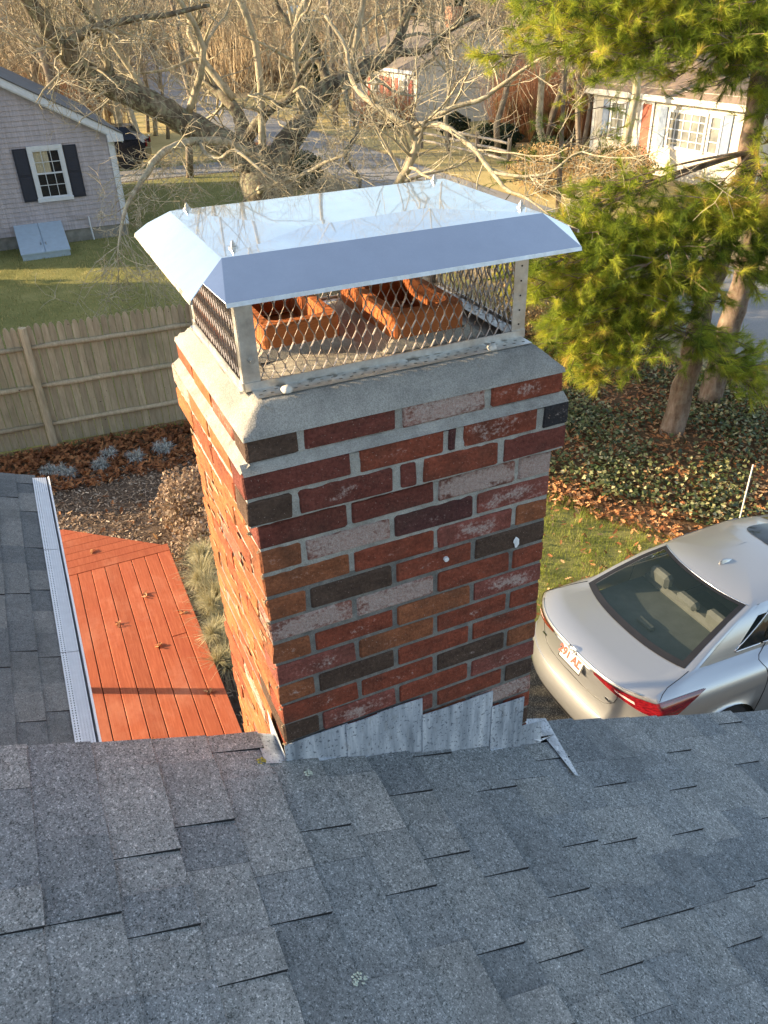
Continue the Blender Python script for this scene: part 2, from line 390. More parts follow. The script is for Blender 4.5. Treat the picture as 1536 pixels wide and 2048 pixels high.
# bark
def bark(name, lo, mid, hi, lich=(0.42, 0.45, 0.33), la=0.5, sc=6):
    t = NT(name, 0.9, 0, 0.15); a = t.noise(sc, 5, 0.7, 'World', (1, 1, 0.35)); b = t.noise(sc*1.7, 4, 0.6, 'World'); 
    c = t.ramp(a, [(0.3, lo), (0.5, mid), (0.72, hi)]); c = t.mix(t.ramp(b, [(0.5, 0.0), (0.62, la)]), c, lich)
    t.col(c); t.bump(a, 0.8, 0.03); t.bump(t.noise(sc*8, 3, 0.6, 'World'), 0.5, 0.006); return t.m
bark('oak_bark', (0.05, 0.042, 0.032), (0.15, 0.125, 0.09), (0.34, 0.30, 0.22), (0.30, 0.31, 0.20), 0.7, 7)
bark('twig_bark', (0.20, 0.165, 0.11), (0.42, 0.36, 0.25), (0.62, 0.56, 0.42), (0.42, 0.43, 0.27), 0.5, 9)
bark('pine_bark', (0.07, 0.045, 0.03), (0.20, 0.14, 0.10), (0.36, 0.28, 0.22), (0.3, 0.27, 0.2), 0.3, 7)
bark('wood_far', (0.10, 0.075, 0.055), (0.22, 0.175, 0.13), (0.34, 0.28, 0.21), la=0.2, sc=2)
leafmat('far_twigs', [(0, (0.20, 0.14, 0.085)), (0.4, (0.38, 0.285, 0.17)), (0.75, (0.54, 0.42, 0.26)), (1, (0.62, 0.52, 0.34))], 0.9, 0.1, 0.1)
leafmat('russet_twigs', [(0, (0.26, 0.11, 0.06)), (0.5, (0.48, 0.24, 0.13)), (1, (0.60, 0.38, 0.22))], 0.9, 0.2, 0.1)
leafmat('pine_needles', [(0, (0.08, 0.13, 0.02)), (0.3, (0.25, 0.33, 0.04)), (0.65, (0.50, 0.54, 0.06)), (0.92, (0.70, 0.64, 0.09)), (1, (0.62, 0.42, 0.12))], 0.5, 0.5)
leafmat('evergreen_leaves', [(0, (0.018, 0.03, 0.014)), (0.6, (0.05, 0.075, 0.028)), (1, (0.10, 0.12, 0.045))], 0.55, 0.15)
leafmat('ivy_leaves', [(0, (0.025, 0.045, 0.014)), (0.4, (0.07, 0.10, 0.03)), (0.7, (0.20, 0.21, 0.08)), (1, (0.52, 0.46, 0.25))], 0.5, 0.15, 0.4)
leafmat('oak_leaves', [(0, (0.15, 0.055, 0.022)), (0.4, (0.38, 0.15, 0.055)), (0.8, (0.58, 0.29, 0.12)), (1, (0.70, 0.46, 0.24))], 0.7, 0.2)
leafmat('tan_leaves', [(0, (0.22, 0.12, 0.05)), (0.5, (0.44, 0.27, 0.11)), (1, (0.60, 0.45, 0.22))], 0.7, 0.25)
leafmat('grass_green', [(0, (0.13, 0.17, 0.025)), (0.5, (0.32, 0.39, 0.05)), (0.85, (0.50, 0.50, 0.11)), (1, (0.66, 0.56, 0.28))], 0.6, 0.3)
leafmat('grass_back', [(0, (0.13, 0.14, 0.045)), (0.5, (0.32, 0.30, 0.11)), (1, (0.60, 0.50, 0.23))], 0.7, 0.3)
leafmat('mulch_chips', [(0, (0.12, 0.08, 0.055)), (0.5, (0.29, 0.205, 0.14)), (0.9, (0.48, 0.37, 0.26)), (1, (0.62, 0.52, 0.40))], 0.9, 0, 0.15)
leafmat('silver_leaves', [(0, (0.24, 0.245, 0.22)), (0.6, (0.44, 0.45, 0.41)), (1, (0.66, 0.66, 0.60))], 0.8, 0.1)
leafmat('dry_flowers', [(0, (0.16, 0.10, 0.065)), (0.5, (0.34, 0.24, 0.16)), (1, (0.54, 0.42, 0.31))], 0.8, 0.2)
leafmat('straw_stems', [(0, (0.22, 0.19, 0.09)), (0.5, (0.44, 0.40, 0.22)), (1, (0.64, 0.57, 0.36))], 0.8, 0.2)
# grounds
def ground(name, stops, sc=3.0, fine=40, b=0.5, bd=0.02):
    t = NT(name, 0.95, 0, 0.1); a = t.noise(sc, 5, 0.65, 'World'); f = t.noise(fine, 4, 0.7, 'World')
    c = t.ramp(t.math('ADD', t.math('MULTIPLY', a, 0.5), t.math('MULTIPLY', f, 0.5)), stops); t.col(c); t.bump(f, b, bd); return t.m
ground('soil_leafy', [(0.3, (0.05, 0.028, 0.016)), (0.5, (0.14, 0.085, 0.045)), (0.7, (0.26, 0.18, 0.10))], 1.2, 25)
ground('wood_floor', [(0.3, (0.16, 0.115, 0.06)), (0.5, (0.34, 0.26, 0.145)), (0.7, (0.50, 0.40, 0.23))], 0.35, 6)
ground('lawn_base', [(0.3, (0.11, 0.12, 0.04)), (0.5, (0.24, 0.235, 0.08)), (0.7, (0.38, 0.34, 0.14))], 0.8, 30)
ground('lawn_straw', [(0.3, (0.34, 0.26, 0.10)), (0.5, (0.52, 0.41, 0.17)), (0.7, (0.68, 0.56, 0.27))], 0.5, 14)
ground('mulch_base', [(0.3, (0.06, 0.04, 0.03)), (0.5, (0.14, 0.10, 0.07)), (0.7, (0.24, 0.18, 0.13))], 6, 60)
t = NT('street_asphalt', 0.9, 0, 0.2); a = t.noise(0.6, 4, 0.6, 'World'); f = t.vor(90, 'World')
c = t.ramp(a, [(0.3, (0.24, 0.235, 0.225)), (0.7, (0.34, 0.33, 0.31))]); c = t.mix(1.0, c, t.ramp(f, [(0, 0.8), (1, 1.2)]), 'MULTIPLY'); t.col(c); t.bump(f, 0.4, 0.004)
t = NT('drive_asphalt', 0.9, 0, 0.25); a = t.noise(2.5, 4, 0.6, 'World'); f = t.vor(130, 'World')
c = t.ramp(f, [(0.1, (0.045, 0.042, 0.036)), (0.6, (0.10, 0.095, 0.08)), (0.95, (0.32, 0.30, 0.24))]); c = t.mix(1.0, c, t.ramp(a, [(0.3, 0.75), (0.7, 1.15)]), 'MULTIPLY'); t.col(c); t.bump(f, 0.7, 0.006)
simple('dark_suv_paint', (0.012, 0.014, 0.02), 0.2, 0.3)
simple('violet_plastic', (0.13, 0.11, 0.42), 0.5)
simple('lamp_grey', (0.42, 0.50, 0.52), 0.4, 0.3)
simple('pole_wood', (0.24, 0.20, 0.155), 0.9, var=0.25, scale=4, stretch=(1, 1, 0.1))
simple('cable_black', (0.30, 0.27, 0.22), 0.7)
simple('lichen_pale', (0.50, 0.56, 0.46), 0.95, var=0.25, scale=60, bump=0.6)
simple('lichen_yellow', (0.42, 0.34, 0.06), 0.95, var=0.3, scale=60)
simple('pebble_white', (0.62, 0.60, 0.54), 0.8, var=0.1, scale=40)
simple('lime_white', (0.78, 0.78, 0.76), 0.8, var=0.1, scale=90)
M = MATS
# ---------------------------------------------------------------- terrain height
def sstep(a, b, x): 
    t = np.clip((x-a)/(b-a), 0, 1); return t*t*(3-2*t)
def H(x, y):
    x = np.asarray(x, float); y = np.asarray(y, float)
    d = -0.25*sstep(1.6, 3.0, x)*sstep(7.5, 4.5, y)
    far = 7.0*sstep(70, 150, np.hypot(x, y))
    return d+far
def region(name, poly, mat, dz, kind='structure', res=24):
    """flat sheet following the terrain: quads of a grid clipped to a 4-corner region (bilinear)"""
    p = np.array(poly, float); u = np.linspace(0, 1, res); U, V = np.meshgrid(u, u)
    X = (1-U)*(1-V)*p[0, 0]+U*(1-V)*p[1, 0]+U*V*p[2, 0]+(1-U)*V*p[3, 0]
    Y = (1-U)*(1-V)*p[0, 1]+U*(1-V)*p[1, 1]+U*V*p[2, 1]+(1-U)*V*p[3, 1]
    o = link(name, grid_mesh(name, X, Y, H(X, Y)+dz, mat)); tag(o, kind=kind); return o
def inpoly(px, py, poly):
    r = np.zeros(len(px), bool); n = len(poly)
    for i in range(n):
        x1, y1 = poly[i]; x2, y2 = poly[(i+1) % n]
        c = ((y1 > py) != (y2 > py)) & (px < (x2-x1)*(py-y1)/((y2-y1) or 1e-9)+x1); r ^= c
    return r
def pts_in(poly, n):
    P = np.array(poly); lo, hi = P.min(0), P.max(0)
    x = RNG.uniform(lo[0], hi[0], n); y = RNG.uniform(lo[1], hi[1], n); k = inpoly(x, y, poly); return x[k], y[k]

# the ground: one sheet to the horizon
gx = np.concatenate([np.linspace(-900, -60, 12), np.linspace(-40, -1, 40), np.linspace(-.5, 4.5, 41), np.linspace(5, 110, 106), np.linspace(130, 900, 12)])
gy = np.concatenate([np.linspace(-900, -60, 12), np.linspace(-30, 3, 34), np.linspace(3.5, 8.5, 41), np.linspace(9, 170, 162), np.linspace(190, 900, 12)])
GX, GY = np.meshgrid(gx, gy); GZ = H(GX, GY)
tag(link('ground', grid_mesh('ground', GX, GY, GZ, M['wood_floor'])), kind='structure')
region('street', [(10.3, -60), (15.2, -60), (15.6, 58), (12.0, 58)], M['street_asphalt'], 0.012, res=60)
region('street', [(12.0, 57.9), (15.6, 57.9), (16.9, 100), (13.2, 100)], M['street_asphalt'], 0.016, res=20)
region('side_drive', [(-6, 34.3), (10.9, 33.6), (11.2, 36.2), (-6, 37.0)], M['street_asphalt'], 0.020, res=16)
region('driveway', [(2.45, -8), (10.5, -8), (10.5, 3.85), (2.45, 3.85)], M['drive_asphalt'], 0.012, res=30)
region('lawn', [(-14, 11.1), (9.2, 10.6), (10.0, 33.5), (-14, 34.2)], M['lawn_base'], 0.008)
region('lawn', [(-10, 37.0), (10.9, 36.2), (12.0, 57), (-8, 60)], M['lawn_base'], 0.008)
region('dry_lawn', [(15.8, 38), (30, 36), (34, 66), (16.2, 64)], M['lawn_straw'], 0.008)
region('dry_lawn', [(15.4, 18), (20.8, 18), (21.5, 38.0), (15.8, 38.0)], M['lawn_straw'], 0.012)
region('dry_lawn', [(4.2, 37.4), (10.9, 36.6), (11.8, 53.5), (3.5, 53.5)], M['lawn_straw'], 0.020, res=16)
region('dry_lawn', [(4.8, 54), (12.1, 54), (12.6, 66), (5.6, 66)], M['lawn_straw'], 0.012)
region('side_lawn', [(2.6, 3.86), (7.25, 3.86), (5.0, 7.0), (2.6, 7.2)], M['lawn_base'], 0.012, res=40)
region('mulch_bed', [(-4, 6.0), (2.6, 6.0), (2.6, 9.9), (-4, 9.9)], M['mulch_base'], 0.012, res=20)
region('mulch_bed', [(0.35, 0.7), (2.6, 0.7), (2.6, 6.0), (0.35, 6.0)], M['mulch_base'], 0.008, res=20)
region('leaf_bed', [(-4, 9.9), (4.6, 9.6), (4.6, 10.9), (-4, 11.2)], M['soil_leafy'], 0.016, res=20)
region('ivy_bed', [(4.9, 7.0), (7.3, 3.7), (10.3, 3.7), (10.3, 13.5)], M['soil_leafy'], 0.018, res=40)
region('ivy_bed', [(2.6, 7.2), (4.9, 7.0), (10.3, 13.5), (2.6, 12)], M['soil_leafy'], 0.016, res=20)

# ---------------------------------------------------------------- brick chimney
ZC = 4.95; CW = 0.735; CD = 0.636; BH = 0.0661
chim = thing('brick_chimney', 'tall red brick chimney with corbelled top and lead flashing at the shingle roof edge', 'chimney', (0.3675, 0.318, 0))
jit = random.Random(3)
def brick_mesh(lx, ly, lz, seed, wob=0.0016):
    rr = random.Random(seed); b = MB()
    nx, nz, ny = max(2, int(round(lx/0.05))), 2, max(2, int(round(ly/0.05)))
    b.bbox(-lx/2, lx/2, -ly/2, ly/2, -lz/2, lz/2, 0.004)
    b.v = [(x+rr.uniform(-wob, wob), y+rr.uniform(-wob, wob), z+rr.uniform(-wob, wob)) for x, y, z in b.v]
    return b.mesh('brick', (M['brick_clay'],))
BM = {}
def brick(x0, x1, y0, y1, zb, col, alpha, h=None, name='brick'):
    h = h or BH-0.0088
    lx, ly = round(x1-x0, 3), round(y1-y0, 3)
    key = (lx, ly, round(h, 3), jit.randrange(3))
    if key not in BM: BM[key] = brick_mesh(lx, ly, h, hash(key) % 1000)
    o = link(name, BM[key], chim, ((x0+x1)/2, (y0+y1)/2, zb+0.0044+h/2))
    o.rotation_euler = (jit.uniform(-.004, .004), jit.uniform(-.006, .006), jit.uniform(-.006, .006))
    o.color = (*col, alpha); return o
CR = {'R': (0.25, 0.066, 0.036), 'r': (0.165, 0.050, 0.036), 'O': (0.28, 0.100, 0.045), 'D': (0.095, 0.060, 0.042), 'K': (0.036, 0.034, 0.035),
      'W': (0.30, 0.13, 0.095), 'P': (0.26, 0.085, 0.062), 'd': (0.10, 0.04, 0.035)}
AL = {'R': 0.27, 'r': 0.24, 'O': 0.26, 'D': 0.28, 'K': 0.12, 'W': 0.60, 'P': 0.39, 'd': 0.3}
FRONT = {3: 'rrWW', 4: 'OWdP', 5: 'ORPO', 6: 'ODRD', 7: 'WWRR', 8: 'OROP', 9: 'PORR', 10: 'ODRR', 11: 'RRDO', 12: 'DPRP', 13: 'RPRD', 14: 'OROW', 15: 'RORR', 16: 'OPRD'}
L1, L2, JT = 0.203, 0.0916, 0.0120
def lcol():
    c = jit.choice('OOROOPRWOO'); k_ = CR[c]; return (k_[0]*1.35, k_[1]*1.4, k_[2]*1.2), AL[c]-.04  # left-face clay brightened towards orange, warm sunlight put into the brick colour
hidden = MB()
for k in range(3, 73):
    zb = ZC-BH*k
    A = (k % 2 == 1); vis = k <= 31
    fr = []; lf = []
    if A:   # full, full, full, half on the front; header end + stretchers on the left
        x = 0
        for i in range(3): fr.append((x, x+L1)); x += L1+JT
        fr.append((x, CW))
        y = L2+JT; lf = [(y, y+L1), (y+L1+JT, y+2*L1+JT), (y+2*L1+2*JT, CD)]
    else:   # half, full, full, full on the front; three stretchers on the left
        x = L2+JT; fr = [(x, x+L1), (x+L1+JT, x+2*L1+JT), (x+2*L1+2*JT, CW)]
        lf = [(0, L1), (L1+JT, 2*L1+JT), (2*L1+2*JT, CD)]
    if k <= 17:
        s = FRONT.get(k, 'RORR')
        if not A:
            c0 = s[0]; s = s[1:]
        for i, (a, b) in enumerate(fr):
            q = s[min(i, len(s)-1)]; e = jit.uniform(-.0015, .0012)
            brick(a, b, e, L2, zb, CR[q], AL[q]+jit.uniform(-.05, .05))
    else:
        for i, (a, b) in enumerate(fr): hidden.box(a, b, 0, L2, zb+.005, zb+BH-.0055)
    for i, (a, b) in enumerate(lf):
        if vis:
            if i == 0 and not A and k <= 17:
                q = FRONT.get(k, 'RORR')[0]; cc, aa = CR[q], AL[q]
            else: cc, aa = lcol()
            brick(jit.uniform(-.003, .002), L2, a, b, zb, cc, aa)
        else: hidden.box(0, L2, a, b, zb+.005, zb+BH-.0055)
    # right and rear faces, never seen from the roof but built all the same
    y = (0.0 if A else L2+JT)
    if A: 
        pass
    ys = [(L2+JT+i*(L1+JT), min(CD-L2-JT, L2+JT+i*(L1+JT)+L1)) for i in range(3)]
    for a, b in ys:
        if b-a > .03: hidden.box(CW-L2, CW, a, b, zb+.005, zb+BH-.0055)
    xs = [(L2+JT+i*(L1+JT)+(0 if A else -.06), min(CW, L2+JT+i*(L1+JT)+L1+(0 if A else -.06))) for i in range(3)]
    for a, b in xs: hidden.box(a, b, CD-L2+.001, CD+.001, zb+.0052, zb+BH-.0057)
hb = hidden.build('brickwork', simple('brick_plain', (0.23, 0.075, 0.05), 0.9, var=0.4, scale=9), chim); tag(hb, kind='stuff')

# corbelled head: three courses, measured joint by joint
def course(zb, x0, x1, y0, y1, joints, codes, alpha=None, hh=None):
    for i, ((a, b), q) in enumerate(zip(joints, codes)):
        brick(a, b, y0+jit.uniform(-.001, .001), y0+L2, zb, CR[q], (AL[q] if alpha is None else alpha[i]), hh)
C0 = [(0.0, .108), (.124, .327), (.343, .545), (.561, .747)]
course(ZC+.0105, 0, .747, 0, CD, C0, 'DrWR', [0.2, .15, .60, .36], .054)
C1 = [(-.018, .212), (.232, .432), (.443, .462), (.482, .672), (.688, .756)]
course(ZC-.0610, -.018, .756, -.02, CD, C1, 'rRdRK', [.2, .25, .1, .42, .28], .0555)
C2 = [(-.018, .078), (.094, .308), (.327, .366), (.382, .572), (.588, .756)]
course(ZC-.1255, -.018, .756, -.02, CD, C2, 'DrrRr', [.2, .33, .2, .25, .1], .058)
for (zb, ex, hh, off) in ((ZC+.0125, 0.0, .050, .10), (ZC-.0555, .018, .052, .0), (ZC-.1235, .018, .056, .10)):
    ya = (-.02 if ex else 0)+L2+JT; yb = CD+ex; y = ya+off*0.0
    n = 3; w = (yb-ya-(n-1)*JT)/n
    for i in range(n):
        a = ya+i*(w+JT); cc, aa = lcol(); brick(-ex, L2-ex, a, a+w, zb, cc, aa, hh)
        brick(CW+.012-L2+ex*.4, CW+.012+ex*.4, a, a+w, zb, cc, 0.2, hh)
    for i in range(3):
        a = L2+i*.215; brick(a, a+.2, CD+ex-L2, CD+ex, zb, CR['R'], .3, hh)
# mortar core, slightly recessed behind the brick faces
m = MB(); m.box(.0035, CW-.004, .0042, CD-.004, 0, ZC-.32)
m.build('mortar', M['mortar_old'], chim)
def rough_box(x0, x1, y0, y1, z0, z1, amp, seed, step=.02):
    bm = bmesh.new(); rr = random.Random(seed)
    nx, ny, nz = [max(1, int(round(a/step))) for a in (x1-x0, y1-y0, z1-z0)]
    def face(o, u, v, nu, nv):
        g = [[bm.verts.new(o+u*(i/nu)+v*(j/nv)) for j in range(nv+1)] for i in range(nu+1)]
        for i in range(nu):
            for j in range(nv): bm.faces.new((g[i][j], g[i+1][j], g[i+1][j+1], g[i][j+1]))
    X, Y, Z = Vector((x1-x0, 0, 0)), Vector((0, y1-y0, 0)), Vector((0, 0, z1-z0)); o = Vector((x0, y0, z0))
    face(o, X, Z, nx, nz); face(o, Y, Z, ny, nz); face(o+X, Y, Z, ny, nz); face(o+Y, X, Z, nx, nz); face(o+Z, X, Y, nx, ny); face(o, X, Y, nx, ny)
    bmesh.ops.remove_doubles(bm, verts=bm.verts, dist=1e-4)
    for v in bm.verts: v.co += Vector([rr.uniform(-amp, amp) for _ in range(3)])
    bmesh.ops.recalc_face_normals(bm, faces=bm.faces)
    me = bpy.data.meshes.new('rough'); bm.to_mesh(me); bm.free(); return me
link('mortar', rough_box(.003, CW-.002, .0042, CD-.003, ZC-.32, ZC-.124, .0012, 1), chim, mat=M['mortar_new'])
link('mortar', rough_box(-.0145, .7515, -.0158, CD+.015, ZC-.1235, ZC-.006, .0014, 2), chim, mat=M['mortar_new'])
link('mortar', rough_box(.0045, .7425, .0045, CD-.003, ZC-.02, ZC+.0655, .0014, 3), chim, mat=M['mortar_new'])
# sloping mortar fillets on the corbel ledges
fl = MB()
def fillet(x0, x1, y0, z0, dy, dz, n=40, seed=1):
    rr = random.Random(seed)
    for i in range(n):
        a, b = x0+(x1-x0)*i/n, x0+(x1-x0)*(i+1)/n
        fl.quad((a, y0-.001, z0), (b, y0-.001, z0), (b, y0+dy, z0+dz), (a, y0+dy, z0+dz))
fillet(-.015, .753, -.02, ZC-.0015, .024, .016)
for i in range(30):
    a, b = -.006+(CD+.020)*i/30, -.006+(CD+.020)*(i+1)/30
    fl.quad((-.0185, b, ZC-.0015), (-.0185, a, ZC-.0015), (.004, a, ZC+.0145), (.004, b, ZC+.0145))
fo = fl.build('mortar', M['mortar_new'], chim)
# smeared mortar on the sunny side: thin irregular dabs
sm = MB(); rr = random.Random(5)
for i in range(170):
    y = rr.uniform(0, CD); z = ZC-rr.uniform(.14, 1.95); L = rr.uniform(.015, .07); hgt = rr.uniform(.003, .008); x = -.0022
    n = 7; pts = []
    for j in range(n): 
        a = 2*math.pi*j/n; pts.append((x-rr.uniform(0, .0015), min(CD, max(0.002, y+math.cos(a)*L/2*rr.uniform(.6, 1.1))), z+math.sin(a)*hgt*rr.uniform(.6, 1.2)))
    sm.add([(x-.0015, y if 0 < y < CD else .3, z)]+pts, [(0, 1+(j+1) % n, 1+j) for j in range(n)])
for k in range(2, 30):      # fins of mortar squeezed out at the arris
    z = ZC-BH*k; 
    for s in range(rr.randrange(2, 5)):
        r_ = .002+rr.random()*.003; p = Vector((rr.uniform(-.006, .0), rr.uniform(-.007, .004), z+rr.uniform(-.004, .008)))
        if k < 3: p += Vector((-.018, -.02, 0))
        sm.add([p+Vector((-r_, 0, 0)), p+Vector((0, -r_, 0)), p+Vector((r_, 0, 0)), p+Vector((0, r_, 0)), p+Vector((0, 0, r_)), p+Vector((0, 0, -r_))], [(0, 1, 4), (1, 2, 4), (2, 3, 4), (3, 0, 4), (1, 0, 5), (2, 1, 5), (3, 2, 5), (0, 3, 5)])
tag(sm.build('mortar_smear', M['mortar_tan'], chim), kind='stuff')
# crown (wash): sloped rim, nearly flat inside
xs = np.unique(np.concatenate([[-.003, -.0005, .012], np.linspace(.03, .72, 70), [.735, .748, .751]])); ys = np.unique(np.concatenate([[-.003, -.0005, .012], np.linspace(.03, .606, 60), [.625, .638, .641]]))
X, Y = np.meshgrid(xs, ys)
d = np.minimum(np.minimum(X+.003, .751-X), np.minimum(Y+.003, .641-Y))
Z = ZC+.072+np.clip(d/.052, 0, 1)*.047+.012*np.clip((d-.06)/.12, 0, 1)
nz = RNG.normal(0, 1, X.shape); nz = (nz+np.roll(nz, 1, 0)+np.roll(nz, 1, 1)+np.roll(nz, -1, 0))/4
Z = Z+nz*.0011*(d > .004); Z[d < .0008] = ZC+.064
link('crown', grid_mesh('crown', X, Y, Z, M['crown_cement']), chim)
# clay flue liners
def flue(x0, x1, y0, y1, zt, tilt):
    b = MB(); w = .026; z0, z1 = ZC-.5, ZC+zt
    def ring(a, rx, z):
        out = []; cx, cy = (x0+x1)/2, (y0+y1)/2; hx, hy = (x1-x0)/2-a, (y1-y0)/2-a
        for qx, qy, s in ((1, 1, 0), (-1, 1, 1), (-1, -1, 2), (1, -1, 3)):
            for j in range(5):
                an = math.pi/2*(s+j/4); out.append((cx+qx*(hx-rx)+rx*math.cos(an), cy+qy*(hy-rx)+rx*math.sin(an), z+tilt*(cx-x0)*0+jit.uniform(-.0012, .0012)))
        return out
    rings = [ring(0, .018, z0), ring(0, .018, z1-.05), ring(0, .018, z1-.004), ring(.004, .018, z1), ring(w-.003, .034, z1), ring(w, .034, z1-.005), ring(w, .034, z1-.08), ring(w, .034, z0)]
    n = len(rings[0]); b.v = [v for r_ in rings for v in r_]
    for i in range(len(rings)-1):
        for k in range(n): b.f.append((i*n+k, i*n+(k+1) % n, (i+1)*n+(k+1) % n, (i+1)*n+k)); b.m.append(1 if i >= 6 else 0)
    b.f.append(tuple((len(rings)-1)*n+k for k in range(n))); b.m.append(1)
    o = b.build('flue_liner', [M['flue_clay'], M['flue_soot']], chim, smooth=False); return o
flue(.128, .312, .255, .555, .196, 0); flue(.405, .587, .174, .505, .202, 0)
# broken mortar collars round the liners
for (a, b_, c_, d_) in ((.128, .312, .255, .555), (.405, .587, .174, .505)):
    n = 24; rr = random.Random(int(a*100)); cb = MB()
    for i in range(n):
        an = 2*math.pi*i/n; 
    s = MB(); ins = [(a, c_), (b_, c_), (b_, d_), (a, d_)]; w = .035
    out = [(a-w, c_-w), (b_+w, c_-w), (b_+w, d_+w), (a-w, d_+w)]
    for i in range(4):
        j = (i+1) % 4; s.quad((*out[i], ZC+.129), (*out[j], ZC+.129), (*ins[j], ZC+.144), (*ins[i], ZC+.144))
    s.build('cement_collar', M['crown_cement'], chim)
# stepped lead flashing: profile points (x, z) relative to the chimney zero
ZF = lambda x: -0.8465-0.4155*x
def plate(poly, y, name='step_flashing', th=.0022, lip=.03):
    b = MB(); n = len(poly)
    f = [(x, y, ZC+z) for x, z in poly]; g = [(x, y+th, ZC+z) for x, z in poly]
    b.add(f+g, [tuple(range(n)), tuple(range(2*n-1, n-1, -1))]+[(i, i+n, (i+1) % n+n, (i+1) % n) for i in range(n)])
    return b
steps = [(-.006, .166, -.789, -.789), (.160, .252, -.790, -.790), (.250, .381, -.789, -.792), (.379, .497, -.853, -.858), (.495, .602, -.861, -.862), (.600, .708, -.920, -.927)]
for i, (a, b, t0, t1) in enumerate(steps):
    y = -.0062-.0024*(i % 2)-(.0008*i)
    P_ = [(a, ZF(a)-.004), (b, ZF(b)-.004), (b, t1+.001*math.sin(i*5)), ((a+b)/2, (t0+t1)/2+.0015*math.cos(i*3)), (a, t0)]
    pb = plate(P_, y)
    # foot lip turned out along the shingles
    pb.quad((a, y, ZC+ZF(a)+.003), (b, y, ZC+ZF(b)+.003), (b, y-.007, ZC+ZF(b)+.001), (a, y-.007, ZC+ZF(a)+.001))
    pb.build('step_flashing', M['lead_flashing'], chim)
p = plate([(.706, ZF(.706)), (.790, ZF(.79)), (.784, -1.068), (.708, -1.058)], -.005); p.build('step_flashing', M['lead_flashing'], chim)
ap = MB()   # apron strip running down over the shingles at the low corner
zz = lambda x: ZC+ZF(x)
ap.quad((.745, .09, zz(.745)+.020), (.875, .092, zz(.875)+.018), (.862, .02, zz(.862)+.014), (.742, -.004, zz(.742)+.03))
ap.quad((.862, .02, zz(.862)+.0141), (.825, -.155, zz(.825)+.0125), (.815, -.148, zz(.815)+.0122), (.815, .0, zz(.815)+.0155))
ap.quad((.785, -.01, zz(.785)+.0185), (.742, -.004, zz(.742)+.03), (.790, -.003, zz(.79)+.022), (.862, .02, zz(.862)+.0141))
ap.build('apron_flashing', M['lead_flashing'], chim)
cf = MB()   # folded lead at the uphill arris, lit by the sun
cf.quad((-.008, -.012, zz(0)-.01), (-.0082, -.010, zz(0)+.030), (-.0082, .13, zz(0)+.060), (-.008, .13, zz(0)-.03))
cf.quad((-.060, -.018, zz(-.06)+.009), (-.006, -.012, zz(0)+.002), (-.006, .092, zz(0)+.004), (-.060, .092, zz(-.06)+.010))
cf.quad((-.060, .092, zz(-.06)+.010), (-.006, .092, zz(0)+.004), (-.006, .094, zz(0)-.08), (-.060, .094, zz(-.06)-.08))
cf.build('corner_flashing', M['lead_flashing'], chim)
b = MB(); rr = random.Random(4)     # anchor plug and bird dropping on the front bricks
b.tube([(.450, -.006, ZC-.360), (.450, .002, ZC-.360)], .0065, 10); b.tube([(.450, -.0075, ZC-.360), (.450, -.0055, ZC-.360)], .003, 8)
b.build('anchor_plug', M['lime_white'], chim)
b = MB(); ctr = (.650, -.0042, ZC-.368); pts = [(ctr[0]+math.cos(a)*.013*rr.uniform(.4, 1.1), -.0025, ctr[2]+math.sin(a)*.016*rr.uniform(.6, 1.2)-.004) for a in np.linspace(0, 6.0, 11)]
b.add([ctr]+pts, [(0, 1+(j+1) % 11, 1+j) for j in range(11)]); b.build('bird_dropping', M['lime_white'], chim)

# ---------------------------------------------------------------- chimney cap
cap = thing('chimney_cap', 'shiny stainless chimney cap with diamond mesh sides standing on the cement crown', 'chimney cap', (0.37, 0.33, ZC+.12))
hd = MB()
T = {'FL': (.017, .055, .405), 'FR': (.695, .052, .405), 'BR': (.703, .505, .405), 'BL': (.017, .505, .405)}
Mc = {'FL': (-.030, .020, .375), 'FR': (.752, .035, .375), 'BR': (.752, .555, .375), 'BL': (-.030, .555, .375)}
PK = [(.22, .19, .4080), (.50, .21, .4085)]
def zc(p): return (p[0], p[1], p[2]+ZC)
v = [T['FL'], T['FR'], T['BR'], T['BL'], PK[0], PK[1], Mc['FL'], Mc['FR'], Mc['BR'], Mc['BL'],
     (-.010, -.052, .356), (.722, -.052, .356), (.803, .070, .356), (.803, .560, .356), (.735, .650, .356), (.0, .650, .356), (-.060, .560, .356), (-.060, -.006, .356)]
f = [(0, 1, 5, 4), (1, 2, 5), (2, 3, 4, 5), (3, 0, 4), (0, 6, 10, 11, 7, 1), (1, 7, 12, 13, 8, 2), (2, 8, 14, 15, 9, 3), (3, 9, 16, 17, 6, 0)]
hd.add([zc(p) for p in v], f)
me = hd.mesh('hood', (M['stainless_sheet'],))
bm = bmesh.new(); bm.from_mesh(me); bmesh.ops.triangulate(bm, faces=[q for q in bm.faces if len(q.verts) > 4]); bm.to_mesh(me); bm.free()
ho = link('hood', me, cap); so_ = ho.modifiers.new('t', 'SOLIDIFY'); so_.thickness = .0016; so_.offset = -1
bv = ho.modifiers.new('b', 'BEVEL'); bv.width = .0035; bv.segments = 3; bv.limit_method = 'ANGLE'; bv.angle_limit = R(12)
hm = MB()
